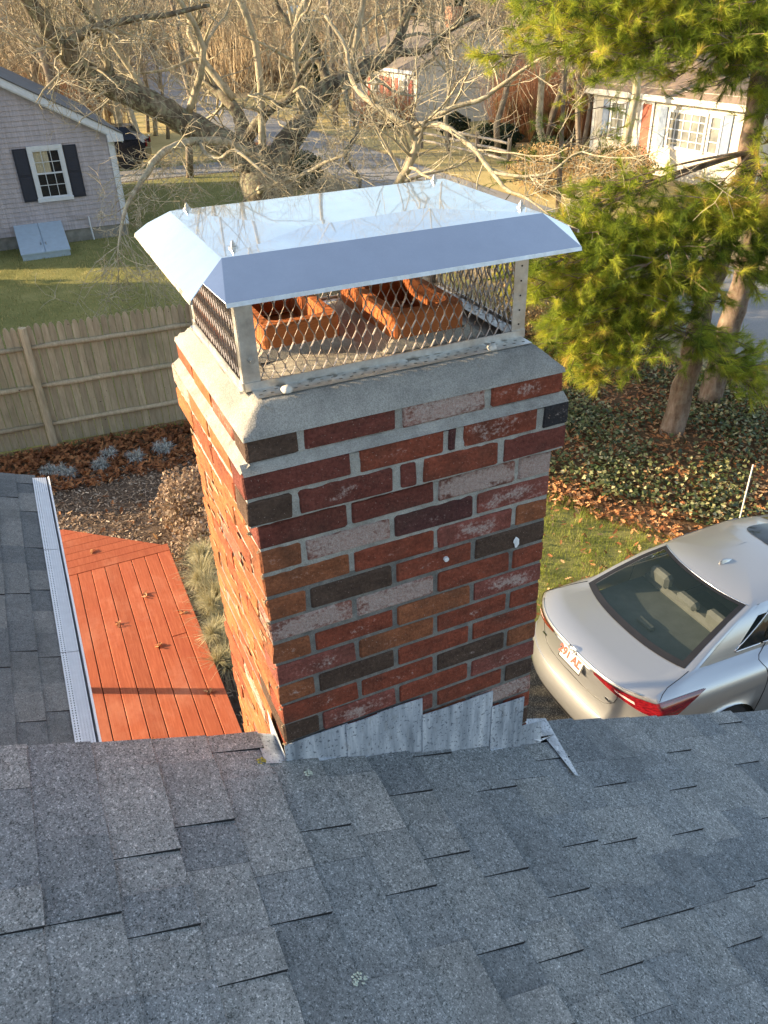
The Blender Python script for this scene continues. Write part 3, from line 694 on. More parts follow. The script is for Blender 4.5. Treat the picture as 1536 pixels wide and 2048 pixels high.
for a, b in ((16, 17), (10, 11), (12, 13), (14, 15)):
    p, q = Vector(zc(v[a])), Vector(zc(v[b])); dn = Vector((0, 0, -.007)); o_ = Vector(((p.x+q.x)/2-.37, (p.y+q.y)/2-.3, 0)); 
    o_ = Vector((math.copysign(.003, o_.x), 0, 0)) if abs(p.x-q.x) < .02 else Vector((0, math.copysign(.003, o_.y), 0))
    hm.add([p, q, q+dn+o_, p+dn+o_, p-o_, q-o_, q-o_+dn, p-o_+dn], [(0, 1, 2, 3), (4, 7, 6, 5), (3, 2, 6, 7), (0, 3, 7, 4), (1, 5, 6, 2)])
hm.build('hood_hem', M['stainless_brushed'], cap)
for (x, y) in ((.055, .115), (.688, .125), (.671, .495), (.055, .505)):
    b = MB(); z = ZC+.409
    b.tube([(x, y, z-.004), (x, y, z-.001)], .0085, 12); b.tube([(x, y, z-.001), (x, y, z+.005)], .0048, 6); b.tube([(x, y, z+.005), (x, y, z+.009)], .0025, 8)
    b.build('hood_nut', M['bolt_steel'], cap)
X0, X1, Y0, Y1, ZB, ZT = .040, .702, .105, .555, ZC+.124, ZC+.384
for (x, y, sx, sy) in ((X0, Y0, 1, 1), (X1, Y0, -1, 1), (X1, Y1, -1, -1), (X0, Y1, 1, -1)):
    b = MB(); w = .034; t_ = .0018
    b.box(min(x, x+sx*w), max(x, x+sx*w), min(y, y-sy*t_), max(y, y-sy*t_), ZB-.002, ZT+.012)
    b.box(min(x, x-sx*t_), max(x, x-sx*t_), min(y, y+sy*w*.7), max(y, y+sy*w*.7), ZB-.002, ZT+.012)
    po = b.build('corner_post', M['stainless_brushed'], cap)
    if y == Y0:
        h = MB(); hx = x+sx*.020
        h.tube([(hx, y-.0018, ZB+.062), (hx, y-.0042, ZB+.062)], .0075, 12); h.tube([(hx, y-.0042, ZB+.062), (hx, y-.0105, ZB+.062)], .0052, 6)
        if sx > 0: h.build('bolt', M['bolt_steel'], po)
        else:
            for q in range(7): h = MB(); h.tube([(x-.016, y-.0019, ZB+.03+q*.033), (x-.016, y-.0026, ZB+.03+q*.033)], .0022, 6); h.build('slot', M['roof_edge_dark'], po)
def screen(p0, p1, n, nrow, name='mesh_screen', hw=.00095):
    p0, p1 = Vector(p0), Vector(p1); ax = (p1-p0); L = ax.length; ax.normalize(); nm = Vector((ax.y, -ax.x, 0)); b = MB()
    z0, z1 = ZB+.010, ZT+.006; cw = L/n; ch = (z1-z0)/(2*nrow)
    for i in range(n+1):
        for s in (-1, 1):
            for j in range(2*nrow):
                xa = (i+(s*.5 if j % 2 else 0))*cw; xb = (i+(0 if j % 2 else s*.5))*cw
                if min(xa, xb) < -.001 or max(xa, xb) > L+.001: continue
                xa -= (s*.0008 if j % 2 else -s*.0008); xb -= (-s*.0008 if j % 2 else s*.0008)
                za, zb_ = z0+j*ch, z0+(j+1)*ch
                pts = [(xa, za), (xa, za+.004), (xb, zb_-.004), (xb, zb_)]
                for (q0, h0), (q1, h1) in zip(pts[:-1], pts[1:]):
                    A_, B_ = p0+ax*q0+Vector((0, 0, h0)), p0+ax*q1+Vector((0, 0, h1)); sd = ax*hw; w_ = nm*.0010; tw = nm*(.0009*s)
                    b.add([A_-sd-tw-w_, A_+sd+tw-w_, B_+sd+tw-w_, B_-sd-tw-w_, A_-sd-tw+w_, A_+sd+tw+w_, B_+sd+tw+w_, B_-sd-tw+w_],
                          [(0, 1, 2, 3), (7, 6, 5, 4), (0, 3, 7, 4), (1, 5, 6, 2)])
    return b.build(name, M['expanded_mesh'], cap)
screen((X0+.032, Y0+.002, 0), (X1-.032, Y0+.002, 0), 26, 5)
screen((X0+.002, Y1-.02, 0), (X0+.002, Y0+.02, 0), 18, 5, hw=.0008)
screen((X1-.002, Y0+.02, 0), (X1-.002, Y1-.02, 0), 18, 5, hw=.0009)
screen((X1-.032, Y1-.002, 0), (X0+.032, Y1-.002, 0), 26, 5)
def slotted(p0, ax, nrm, L, w, nslots, rows, nm='base_flange', dark=True, z=None):
    """strip with real slots: quads left out"""
    b = MB(); p0, ax, nrm = Vector(p0), Vector(ax), Vector(nrm); pitch = L/nslots; sl_, sh = .0075, .0045
    rs = [w*(r+1)/(rows+1) for r in range(rows)]
    vb = [0.0]
    for r_ in rs: vb += [r_-sh/2, r_+sh/2]
    vb.append(w)
    for bi in range(len(vb)-1):
        inslot = bi % 2 == 1; row = bi//2
        sh_ = pitch*.5 if (row % 2) else 0.0
        if not inslot: b.quad(p0+nrm*vb[bi], p0+ax*L+nrm*vb[bi], p0+ax*L+nrm*vb[bi+1], p0+nrm*vb[bi+1])
        else:
            x = 0.0
            for q in range(nslots):
                a = q*pitch+pitch*.3+sh_; e = a+sl_
                if e > L: break
                b.quad(p0+ax*x+nrm*vb[bi], p0+ax*a+nrm*vb[bi], p0+ax*a+nrm*vb[bi+1], p0+ax*x+nrm*vb[bi+1]); x = e
            b.quad(p0+ax*x+nrm*vb[bi], p0+ax*L+nrm*vb[bi], p0+ax*L+nrm*vb[bi+1], p0+ax*x+nrm*vb[bi+1])
    o = b.build(nm, M['stainless_brushed'], cap); sd = o.modifiers.new('t', 'SOLIDIFY'); sd.thickness = .0012; return o
slotted((X0+.012, Y0-.046, ZB-.0015), (1, 0, .0), (0, 1, .02), X1-X0-.018, .044, 26, 2)
slotted((X1-.004, Y0+.01, ZB+.010), (0, 1, 0), (-1, 0, .06), Y1-Y0-.02, .040, 16, 2)
slotted((X0+.02, Y1-.044, ZB+.010), (1, 0, 0), (0, 1, 0), X1-X0-.04, .040, 26, 2)
b = MB(); b.box(X0, X1, Y0-.0045, Y0-.0025, ZB-.002, ZB+.016); b.box(X0+.02, X1-.02, Y1+.001, Y1+.003, ZB-.002, ZB+.016)
b.box(X0-.004, X0-.002, Y0, Y1, ZB-.002, ZB+.016); b.box(X1+.002, X1+.004, Y0, Y1, ZB-.002, ZB+.016)
b.box(X0-.012, X0-.0045, Y0, Y1, ZB-.006, ZB+.000); b.build('base_rail', M['stainless_brushed'], cap)
def blob(r, sq, seed, n=1):
    bm = bmesh.new(); bmesh.ops.create_icosphere(bm, subdivisions=2, radius=r); rr = random.Random(seed)
    for v_ in bm.verts: v_.co *= rr.uniform(.82, 1.1); v_.co.z *= sq
    me = bpy.data.meshes.new('blob'); bm.to_mesh(me); bm.free(); return me
for (x, y, lb, s) in ((.113, .055, 'small pale pebble on the slotted flange near the bolted left post', .0125), (.590, .058, 'small pale pebble on the slotted flange near the right post', .0115)):
    o = link('pebble', blob(s, .75, int(x*100)), at=(x, y, ZC+.132), mat=M['pebble_white']); tag(o, lb, 'pebble')
    for q in o.data.polygons: q.use_smooth = True
# ---------------------------------------------------------------- the house under the camera
house = thing('shingled_house', 'grey asphalt shingle roof in the foreground that the brick chimney rises through', 'house', (-2.0, -4.0, 0))
SL = 0.4155; TH = math.atan(SL); RX = -2.9     # ridge x
def zr(x): return 4.1035-SL*x
EX = 3.55
m = MB()
m.box(-6.6, 3.2, -12, -.06, 0, 2.45)
m.add([(-6.6, -.06, 2.45), (3.2, -.06, 2.45), (3.2, -.06, zr(3.2)-.12), (RX, -.06, zr(RX)-.12), (-6.6, -.06, zr(3.2)-.12)], [(0, 4, 3, 2, 1)])
m.build('wall', M['siding_lilac'], house)
rf = MB()
n_ = Vector((math.sin(TH), 0, math.cos(TH))); dn_ = Vector((math.cos(TH), 0, -math.sin(TH)))
def roofslab(b, x0, x1, y0, y1, top, th, flip=False):
    zf = (lambda x: zr(x)) if not flip else (lambda x: zr(2*RX-x))
    b.add([(x0, y0, zf(x0)+top), (x1, y0, zf(x1)+top), (x1, y1, zf(x1)+top), (x0, y1, zf(x0)+top), (x0, y0, zf(x0)+top-th), (x1, y0, zf(x1)+top-th), (x1, y1, zf(x1)+top-th), (x0, y1, zf(x0)+top-th)],
          [(0, 1, 2, 3), (7, 6, 5, 4), (0, 4, 5, 1), (1, 5, 6, 2), (2, 6, 7, 3), (3, 7, 4, 0)])
# deck of the roof with a notch for the chimney
roofslab(rf, RX, -.030, -12, .082, -.008, .10); roofslab(rf, -.030, .770, -12, -.022, -.008, .10); roofslab(rf, .770, EX, -12, .082, -.008, .10)
roofslab(rf, 2*RX-EX, RX, -12, .082, -.008, .10, True)
roof = rf.build('roof', M['roof_edge_dark'], house)
# shingles: every tab within the picture is an object; U runs down the slope
EXPO = 0.1395; OVER = .030
SHM = {}; srr = random.Random(11)
def shingle_mesh(L, raised, var, mat='shingle_granules'):
    key = (round(L, 3), raised, var, mat)
    if key in SHM: return SHM[key]
    rr = random.Random(hash((round(L*1000), raised, var)) % 9999); b = MB()
    t0, t1 = (0.0005, .0115 if raised else .0050)   # top surface height at head and at butt
    n = max(2, int(L/.03)); u0, u1 = -(EXPO+OVER), 0.0
    top = []; 
    for i in range(n+1):
        v = -L/2+L*i/n; e = rr.uniform(-.0016, .0016); top.append(((u0, v, t0-.001), (u1+e, v, t1+rr.uniform(-.0004, .0004)), (u1+e, v, -.0005)))
    vs = [p for r_ in top for p in r_]; fs = []
    for i in range(n):
        a, c = i*3, (i+1)*3; fs += [(a, a+1, c+1, c), (a+1, a+2, c+2, c+1)]
    vs += [(u0, -L/2, -.002), (u0, L/2, -.002)]; q = len(vs)-2
    fs += [(0, q, 2, 1), (n*3, n*3+1, n*3+2, q+1)]
    b.v = vs; b.f = fs; b.m = [0 if j < 2*n and j % 2 == 0 else (2 if j < 2*n else 1) for j in range(len(fs))]
    SHM[key] = b.mesh('shingle', (M[mat], M['roof_edge_dark'], M['butt_edge'])); return SHM[key]
RM = Matrix(((dn_.x, 0, n_.x), (0, 1, 0), (dn_.z, 0, n_.z))).to_4x4()
# quaternion that takes local (u, v, n) to the roof plane
shq = Matrix((( dn_.x, 0.0, n_.x), (0.0, 1.0, 0.0), (dn_.z, 0.0, n_.z))).to_quaternion()
stuffb = MB()
LEN = [.09, .115, .14, .165, .19, .215, .25, .28]
def course_row(xb, y0, y1, parent, zfun, near, mat, cut=None, rrr=srr, lens=LEN):
    y = y1+.004*rrr.random(); raised = rrr.random() < .5
    first = True
    while y > y0:
        L = rrr.choice(lens)
        if lens is LEN and xb > .25: L = rrr.choice((.085, .10, .115, .14, .165, .2))
        if first: L *= rrr.uniform(.5, 1); L = max(.06, round(L, 3)); first = False
        a, b_ = y-L, y; y -= L; raised = not raised
        if rrr.random() < .14: raised = not raised
        segs = [(a, b_)]
        if cut is not None:
            cy = cut(xb)
            if cy is not None:
                segs = []
                if b_ > cy:
                    if a < cy: segs.append((a, cy))
                else: segs.append((a, b_))
        for (p, q) in segs:
            if q-p < .012: continue
            if near(xb, p, q):
                me = shingle_mesh(round(q-p-.0012, 3), raised, rrr.randrange(2), mat)
                o = link('shingle', me, parent, (xb, (p+q)/2, zfun(xb)))
                o.rotation_mode = 'QUATERNION'; o.rotation_quaternion = shq
            else:
                t1 = .0115 if raised else .0050
                P0 = Vector((xb, 0, zfun(xb)))
                def W(u, v, h): 
                    w_ = P0+dn_*u+n_*h; return (w_.x, v, w_.z)
                U = -(EXPO+OVER)
                stuffb.add([W(U, p, -.0005), W(0, p, t1), W(0, q, t1), W(U, q, -.0005), W(0, p, -.0005), W(0, q, -.0005), W(U, p, -.002)], [(0, 1, 2, 3), (1, 4, 5, 2), (0, 6, 4, 1)])
dx = EXPO*math.cos(TH)
def chim_cut(xb):
    x_up = xb-(EXPO+OVER)*math.cos(TH)
    if xb > -.012 and x_up < .745: return -.006
    return None
x = -.568-18*dx
while x < EX+.02:
    near = lambda xb, p, q: (-.98 < xb < 1.95) and p > (-.80-.12*max(0, xb)-(.18 if xb > .2 else 0)) 
    course_row(x, -6.0 if x > -2.6 else -6, .092, roof, zr, near, 'shingle_granules', chim_cut)
    x += dx
sb = stuffb.build('shingle_field', M['shingle_granules'], roof); tag(sb, kind='stuff')
# sections of shingle either side of the notch behind the front line of the chimney
for xb_, y0_, y1_ in ((.800+.13, -.006, .092),):
    pass
rk = MB(); rk.box(RX, -.03, .085, .09, 0, .001)
rk = MB()
for (a, b_) in ((RX, -.012), (.86, EX)):
    rk.add([(a, .080, zr(a)-.004), (b_, .080, zr(b_)-.004), (b_, .080, zr(b_)-.15), (a, .080, zr(a)-.15), (a, .094, zr(a)-.006), (b_, .094, zr(b_)-.006), (b_, .094, zr(b_)-.15), (a, .094, zr(a)-.15)],
           [(0, 1, 5, 4), (4, 5, 6, 7), (3, 7, 6, 2)])
rk.build('rake_board', M['white_paint'], house)
for (x, y, r_, mt, lb) in ((.030, -.062, .010, 'lichen_pale', 'pale grey lichen patch on the dark shingles below the left flashing'), (-.072, -.010, .011, 'lichen_yellow', 'yellow green lichen tuft near the roof edge left of the chimney'),
                       (-.055, -.600, .016, 'lichen_pale', 'pale green lichen spot low on the foreground shingles')):
    b = MB(); rr = random.Random(int(r_*1e4)+int(x*100))
    for i in range(26):
        a = rr.uniform(0, 6.28); d_ = r_*math.sqrt(rr.random()); px_, py_ = x+math.cos(a)*d_, y+math.sin(a)*d_; s_ = rr.uniform(.0015, .0038); h = .0085+rr.uniform(0, .004)
        c0 = Vector((px_, py_, zr(px_)))+n_*h; k = 5
        ring = [c0+Vector((math.cos(2*math.pi*j/k)*s_, math.sin(2*math.pi*j/k)*s_, -SL*math.cos(2*math.pi*j/k)*s_-.002)) for j in range(k)]
        b.add([c0]+ring, [(0, 1+j, 1+(j+1) % k) for j in range(k)])
    tag(b.build('lichen', M[mt]), lb, 'lichen')

# ---------------------------------------------------------------- low porch with its own roof
porch = thing('porch_roof', 'low grey shingled porch roof with white gutter beside the orange deck', 'porch', (-2.7, 2.8, 0))
PE = -.640; PZ = 2.75; PR = -2.75
def zp(x): return PZ-SL*(x-PE)
pb = MB()
def pslab(x0, x1, y0, y1, flip=False):
    zf = zp if not flip else (lambda x: zp(2*PR-x))
    pb.add([(x0, y0, zf(x0)-.006), (x1, y0, zf(x1)-.006), (x1, y1, zf(x1)-.006), (x0, y1, zf(x0)-.006), (x0, y0, zf(x0)-.12), (x1, y0, zf(x1)-.12), (x1, y1, zf(x1)-.12), (x0, y1, zf(x0)-.12)],
           [(0, 1, 2, 3), (7, 6, 5, 4), (0, 4, 5, 1), (1, 5, 6, 2), (2, 6, 7, 3), (3, 7, 4, 0)])
pslab(PR, PE+.01, -.05, 4.60); pslab(2*PR-PE, PR, -.05, 4.60, True)
prf = pb.build('roof', M['roof_edge_dark'], porch)
prr = random.Random(5); stuffb = MB(); x = PE+.012
while x > PR:
    near = lambda xb, p, q: xb > -1.6 and p > .9
    course_row(x, -.05, 4.615, prf, zp, near, 'porch_granules', None, prr, [.16, .22, .28, .34])
    x -= dx
tag(stuffb.build('shingle_field', M['porch_granules'], prf), kind='stuff')
g = MB(); gx0, gx1 = PE-.01, PE+.095; gz = PZ-.006     # gutter trough
prof = [(PE+.008, gz-.010), (PE+.008, gz-.115), (PE+.070, gz-.118), (PE+.092, gz-.06), (PE+.100, gz-.008), (PE+.112, gz-.004), (PE+.112, gz-.014), (PE+.104, gz-.018)]
for (a, b_) in zip(prof[:-1], prof[1:]): g.quad((a[0], -.05, a[1]), (b_[0], -.05, b_[1]), (b_[0], 4.58, b_[1]), (a[0], 4.58, a[1]))
for y in (-.05, 4.58): g.add([(p[0], y, p[1]) for p in prof], [tuple(range(len(prof)))])
gut = g.build('gutter', M['gutter_white'], porch)
for i in range(4):      # perforated leaf guard in lengths, each a strip with rows of holes
    ya, yb = .2+i*1.1, .2+(i+1)*1.1-.006
    if i == 3: yb = 4.56
    b = MB(); ncol = 58; z0_, z1_ = gz+.022, gz+.001; xa, xb_ = PE-.004, PE+.088
    W_ = lambda u: (xa+(xb_-xa)*u, z0_+(z1_-z0_)*u)
    rows = 6; vb = [0]
    for r_ in range(rows): vb += [(r_+.62)/(rows+.5), (r_+.62)/(rows+.5)+.055]
    vb.append(1); st = (yb-ya)/ncol
    for bi in range(len(vb)-1):
        (x_0, z_0), (x_1, z_1) = W_(vb[bi]), W_(vb[bi+1])
        if bi % 2 == 0: b.quad((x_0, ya, z_0), (x_1, ya, z_1), (x_1, yb, z_1), (x_0, yb, z_0))
        else:
            for q in range(ncol):
                y_ = ya+q*st; b.quad((x_0, y_, z_0), (x_1, y_, z_1), (x_1, y_+st*.5, z_1), (x_0, y_+st*.5, z_0))
    b.build('leaf_guard', M['gutter_white'], gut)
for (x, y) in ((-.78, 4.45), (-2.75, 4.45), (-4.75, 4.45), (-.78, 2.2), (-4.75, 2.2)):
    b = MB(); b.bbox(x-.03, x+.03, y-.03, y+.03, .7, 2.66, .004); b.build('post', M['white_paint'], porch)

# ---------------------------------------------------------------- stained deck
deck = thing('wooden_deck', 'orange red stained board deck below the porch gutter', 'deck', (-.3, 4.6, 0))
bx0 = .392; i = 0; dr = random.Random(8); bw = .1405
f = MB(); f.box(-3.2, .37, .9, 6.25, .0, .655); f.build('frame', M['soil_leafy'], deck)
while i < 25:
    x1 = bx0-i*bw; x0 = x1-bw+.0065
    b = MB(); ye = 6.265; ya = .9
    jy = dr.uniform(2.9, 5.6) if dr.random() < .16 else None
    segs = [(ya, ye)] if jy is None else [(ya, jy-.0025), (jy+.0025, ye)]
    for (p, q) in segs:
        bb = MB(); bb.bbox(x0, x1, p, q, .662, .700+dr.uniform(-.0015, .0015), .004)
        c = Vector(((x0+x1)/2, (p+q)/2, .68)); me = bb.mesh('board', (M['deck_stain'],)); me.transform(Matrix.Translation(-c)); link('board', me, deck, c)
    i += 1
for q in range(7):      # the landing beyond, boards laid the other way and cut on the slant
    y0_ = 6.275+q*.1405; y1_ = y0_+.134
    xr = .392-max(0, (y0_-6.36))*1.16
    if q == 0: xr = .392
    x2 = .392-max(0, (y1_-6.36))*1.16
    b = MB(); vs = [(-3.2, y0_), (xr, y0_), (x2 if q else .392, y1_), (-3.2, y1_)]
    c = Vector((-1.4, (y0_+y1_)/2, .68))
    b.add([Vector((x_, y_, .699))-c for x_, y_ in vs]+[Vector((x_, y_, .66))-c for x_, y_ in vs], [(0, 1, 2, 3), (0, 4, 5, 1), (1, 5, 6, 2), (2, 6, 7, 3)])
    link('board', b.mesh('board', (M['deck_stain'],)), deck, c)
f = MB(); f.quad((.393, .9, .66), (.393, 6.4, .66), (.393, 6.4, .3), (.393, .9, .3)); f.build('skirt_board', M['deck_stain'], deck)
def leaf_t(n=1):
    """lobed oak leaf template, quads"""
    v = [(-.5, 0, 0), (-.28, .16, .03), (-.16, .10, 0), (0, .28, .06), (.12, .12, 0), (.28, .2, .05), (.5, .02, .02), (.28, -.18, .05), (.12, -.12, 0), (0, -.27, .05), (-.16, -.1, 0), (-.28, -.16, .03)]
    f = [(0, 1, 2, 11), (11, 2, 10, 10), (2, 3, 4, 10), (10, 4, 8, 9), (4, 5, 6, 8), (8, 6, 7, 7)]
    f = [(0, 1, 2, 2), (0, 2, 10, 11), (2, 3, 4, 4), (2, 4, 8, 10), (10, 8, 9, 9), (4, 5, 6, 6), (4, 6, 8, 8), (8, 6, 7, 7)]
    return v, f
LV = np.array([(-.5, 0, 0), (-.28, .17, .04), (-.14, .07, 0), (.02, .28, .07), (.14, .09, 0), (.3, .2, .06), (.5, .0, .03), (.3, -.19, .05), (.14, -.09, 0), (.0, -.27, .06), (-.14, -.07, 0), (-.28, -.17, .04)])
LF = np.array([(0, 1, 2), (0, 2, 10), (0, 10, 11), (2, 3, 4), (2, 4, 8), (2, 8, 10), (8, 9, 10), (4, 5, 6), (4, 6, 8), (6, 7, 8)])
IV = np.array([(-.35, 0, 0), (-.42, .32, .03), (-.05, .5, -.02), (.1, .25, .03), (.55, 0, -.04), (.1, -.25, .03), (-.05, -.5, -.02), (-.42, -.32, .03)])
IF = np.array([(0, 1, 2), (0, 2, 3), (0, 3, 4), (0, 4, 5), (0, 5, 6), (0, 6, 7)])
GV = np.array([(-.5, 0, 0), (.5, 0, 0), (.25, .1, .55), (-.25, .1, .55), (0, .35, 1.0)]); GF = np.array([(0, 1, 2), (0, 2, 3), (3, 2, 4)])
CV = np.array([(-.5, -.13, 0), (.5, -.1, 0), (.42, .13, .02), (-.45, .1, .05)]); CF = np.array([(0, 1, 2), (0, 2, 3)])
for (x, y, lb) in ((.25, 3.9, 'dry leaf lying near the right edge of the orange deck'), (-.3, 3.55, 'dry leaf nearest the main roof on the orange deck'), (.28, 5.1, 'dry leaf on the right hand board of the orange deck, halfway up'), (-.33, 5.2, 'dry leaf on the orange deck close to the gutter'), (.02, 5.55, 'dry oak leaf curled on the upper part of the orange deck'), (-.02, 4.72, 'small dead sprig lying mid deck on the orange boards'), (-.42, 6.6, 'dead leaf cluster on the far landing of the deck')):
    me = scatter('dead_leaf', LV, LF, rots(4, .35), np.array([(x+RNG.normal(0, .02), y+RNG.normal(0, .02), .712) for _ in range(4)])-np.array([x, y, .7]), np.full(4, .07), M['oak_leaves'])
    tag(link('dead_leaf', me, at=(x, y, .7)), lb, 'leaf')

# ---------------------------------------------------------------- stockade fence
fence = thing('stockade_fence', 'weathered wooden stockade fence with three log rails and pointed pickets behind the mulch bed', 'fence', (0, 10.98, 0))
fa = Vector((-5.6, 11.30)); fbv = Vector((4.3, 10.70)); fd = (fbv-fa); FL_ = fd.length; fd.normalize(); fn = Vector((-fd.y, fd.x))
fr_ = random.Random(2); pk = []
for v_ in range(5):
    b = MB(); w = .094; th = .022; rr = random.Random(v_)
    prof = [(-w/2, 0), (w/2, 0), (w/2, 1.80), (w*.34, 1.855), (w*.12, 1.885), (-w*.12, 1.885), (-w*.34, 1.855), (-w/2, 1.80)]
    prof = [(a+rr.uniform(-.002, .002), c) for a, c in prof]; n = len(prof)
    fr = [(a, -th/2*(.4 if abs(a) > w*.45 else 1), c) for a, c in prof]; bk = [(a, th/2, c) for a, c in prof]
    b.add(fr+bk, [tuple(range(n)), tuple(range(2*n-1, n-1, -1))]+[(i, i+n, (i+1) % n+n, (i+1) % n) for i in range(n)]); pk.append(b.mesh('picket', (M['fence_wood'],)))
s = .05; ang = math.atan2(fd.y, fd.x)
while s < FL_:
    p = fa+fd*s+fn*.035; o = link('picket', pk[fr_.randrange(5)], fence, (p.x, p.y, .06+fr_.uniform(-.012, .012)))
    o.rotation_euler = (fr_.uniform(-.01, .01), fr_.uniform(-.006, .006), ang+fr_.uniform(-.03, .03)); s += .1025+fr_.uniform(-.002, .004)
sp0 = 5.05-2.44*2
for q in range(5):
    s = sp0+2.44*q
    if not (0 < s < FL_+.2): continue
    p = fa+fd*s-fn*.01
    b = MB(); b.tube([(p.x, p.y, 0), (p.x, p.y, 1.3), (p.x+.004, p.y, 1.93)], [.062, .058, .054], 10); b.build('post', M['fence_wood'], fence)
    for z in (.40, 1.02, 1.62):
        if s+2.44 > FL_+1: continue
        a = fa+fd*(s+.05)+fn*.008; c = fa+fd*(s+2.39)+fn*.008; pts = []; rr = random.Random(int(s*10+z*100))
        for j in range(9):
            w_ = a.lerp(c, j/8); pts.append((w_.x, w_.y-.012, z+rr.uniform(-.006, .006)))
        b = MB(); b.tube(pts, [.028]+[.040+rr.uniform(-.003, .003) for _ in range(7)]+[.028], 8); b.build('rail', M['fence_wood'], fence, smooth=True)

# ---------------------------------------------------------------- beds, litter, grass near the house
def flat_cover(name, poly, n, tv, tf, size, var, mat, tilt, z=.02, aspect=None, rnd=None, zr_=.02, label=None):
    x, y = pts_in(poly, n); k = len(x); S = size*(1+RNG.uniform(-var, var, (k, 1)))*np.ones((1, 3))
    if aspect is not None: S = S*np.array(aspect)
    P = np.stack([x, y, H(x, y)+z+RNG.uniform(0, zr_, k)], -1)
    V = np.einsum('nij,nkj->nki', rots(k, tilt), tv[None]*S[:, None, :])+P[:, None]
    F = tf[None]+(np.arange(k)*len(tv))[:, None, None]
    rn = RNG.random(k) if rnd is None else rnd(x, y)
    me = np_mesh(name, V.reshape(-1, 3), F.reshape(-1, 3), mat, False, np.repeat(rn, len(tv)))
    o = link(name, me); tag(o, label, None, None, 'stuff'); return o
def grass(name, poly, n, h, w, mat, z=.0, clump=None):
    x, y = pts_in(poly, n); k = len(x); a = RNG.uniform(0, 2*np.pi, k); hh = h*RNG.uniform(.4, 1.4, k)*(1+.45*np.sin(x*9+np.sin(y*7)*2)*np.sin(y*8+x))
    tv = GV[None]*np.stack([np.full(k, w), hh*.9, hh], -1)[:, None, :]; ca, sa = np.cos(a), np.sin(a)
    V = np.stack([tv[..., 0]*ca[:, None]-tv[..., 1]*sa[:, None]+x[:, None], tv[..., 0]*sa[:, None]+tv[..., 1]*ca[:, None]+y[:, None], tv[..., 2]+(H(x, y)+z)[:, None]], -1)
    F = GF[None]+(np.arange(k)*5)[:, None, None]
    r_ = np.clip(.5+.30*np.sin(x*6.1+np.sin(y*4.3)*1.5)*np.sin(y*5.7+x)+RNG.normal(0, .22, k), 0, 1)
    me = np_mesh(name, V.reshape(-1, 3), F.reshape(-1, 3), mat, False, np.repeat(r_, 5)); return tag(link(name, me), kind='stuff')
MUL = [(-1.6, 6.3), (2.4, 6.3), (2.4, 9.75), (-1.6, 9.9)]
flat_cover('mulch', MUL, 15000, CV, CF, .042, .5, M['mulch_chips'], .35, .015, (1, 1.2, 1), zr_=.03)
flat_cover('mulch', [(.42, 2.5), (1.8, 2.5), (2.4, 6.3), (.42, 6.3)], 5000, CV, CF, .042, .5, M['mulch_chips'], .35, .012, (1, 1.2, 1), zr_=.03)
flat_cover('leaf_litter', [(-1.8, 9.45), (4.0, 9.2), (4.0, 10.65), (-1.8, 10.95)], 5200, LV, LF, .10, .35, M['oak_leaves'], .45, .03, rnd=lambda x, y: np.clip(RNG.normal(.32, .2, len(x)), 0, 1), zr_=.06)
flat_cover('leaf_litter', [(-1.2, 10.8), (-.6, 9.2), (2.2, 8.2), (2.4, 6.0), (-1.2, 6.4)], 380, LV, LF, .09, .35, M['oak_leaves'], .4, .035)
grass('grass_strip', [(-2, 10.93), (4, 10.6), (4, 10.78), (-2, 11.1)], 3800, .07, .007, M['grass_green'])
YARD = [(-1.8, 11.3), (4.4, 11.0), (9.6, 12.5), (9.8, 32.5), (-3.0, 32.5), (-3.0, 12)]
grass('grass', YARD, 60000, .06, .014, M['grass_back'])
grass('grass', [(2.6, 3.86), (7.1, 3.9), (5.6, 6.4), (5.3, 6.75), (2.6, 6.75)], 42000, .065, .0055, M['grass_green'])
flat_cover('leaf_litter', [(3.4, 3.9), (7.2, 3.9), (5.6, 6.5), (3.4, 6.6)], 520, LV, LF, .075, .3, M['oak_leaves'], .4, .05)
IVY = [(3.0, 7.0), (5.4, 6.55), (5.75, 6.0), (6.2, 5.2), (7.0, 3.9), (10.3, 3.9), (10.3, 11.0), (8.4, 13.0), (3.0, 12)]
flat_cover('leaf_litter', IVY, 14000, LV, LF, .085, .35, M['oak_leaves'], .4, .03, rnd=lambda x, y: np.clip(RNG.normal(.6, .25, len(x)), 0, 1), zr_=.08)
flat_cover('leaf_litter', [(4.9, 6.9), (5.1, 6.4), (5.7, 5.8), (6.1, 5.0), (6.9, 3.9), (7.3, 3.9), (6.4, 5.5), (5.8, 6.6)], 1700, LV, LF, .085, .35, M['oak_leaves'], .45, .04, rnd=lambda x, y: np.clip(RNG.normal(.75, .2, len(x)), 0, 1), zr_=.07)
x, y = pts_in(IVY, 60000)
dens = .5+.5*np.sin(x*2.3+1.2*np.sin(y*1.7))*np.sin(y*2.1+.8*np.sin(x*1.3)+.5)
edge = ((x-5.6)*.62+(y-6.2)*.55)       # thin out towards the leafy border
k = (RNG.random(len(x)) < np.clip(dens*1.25-.12, 0.04, 1)) & (edge > .12+RNG.uniform(0, .25, len(x))); x, y = x[k], y[k]; k = len(x)
P = np.stack([x, y, H(x, y)+.05+RNG.uniform(0, .13, k)], -1)
me = scatter('ivy', IV, IF, rots(k, .5), P, np.repeat((.056*RNG.uniform(.7, 1.35, k))[:, None], 3, 1), M['ivy_leaves'], rnd=np.clip(RNG.normal(.55, .24, k), 0, 1))
tag(link('ivy', me), 'glossy dark ivy covering the ground under the pines', kind='stuff')
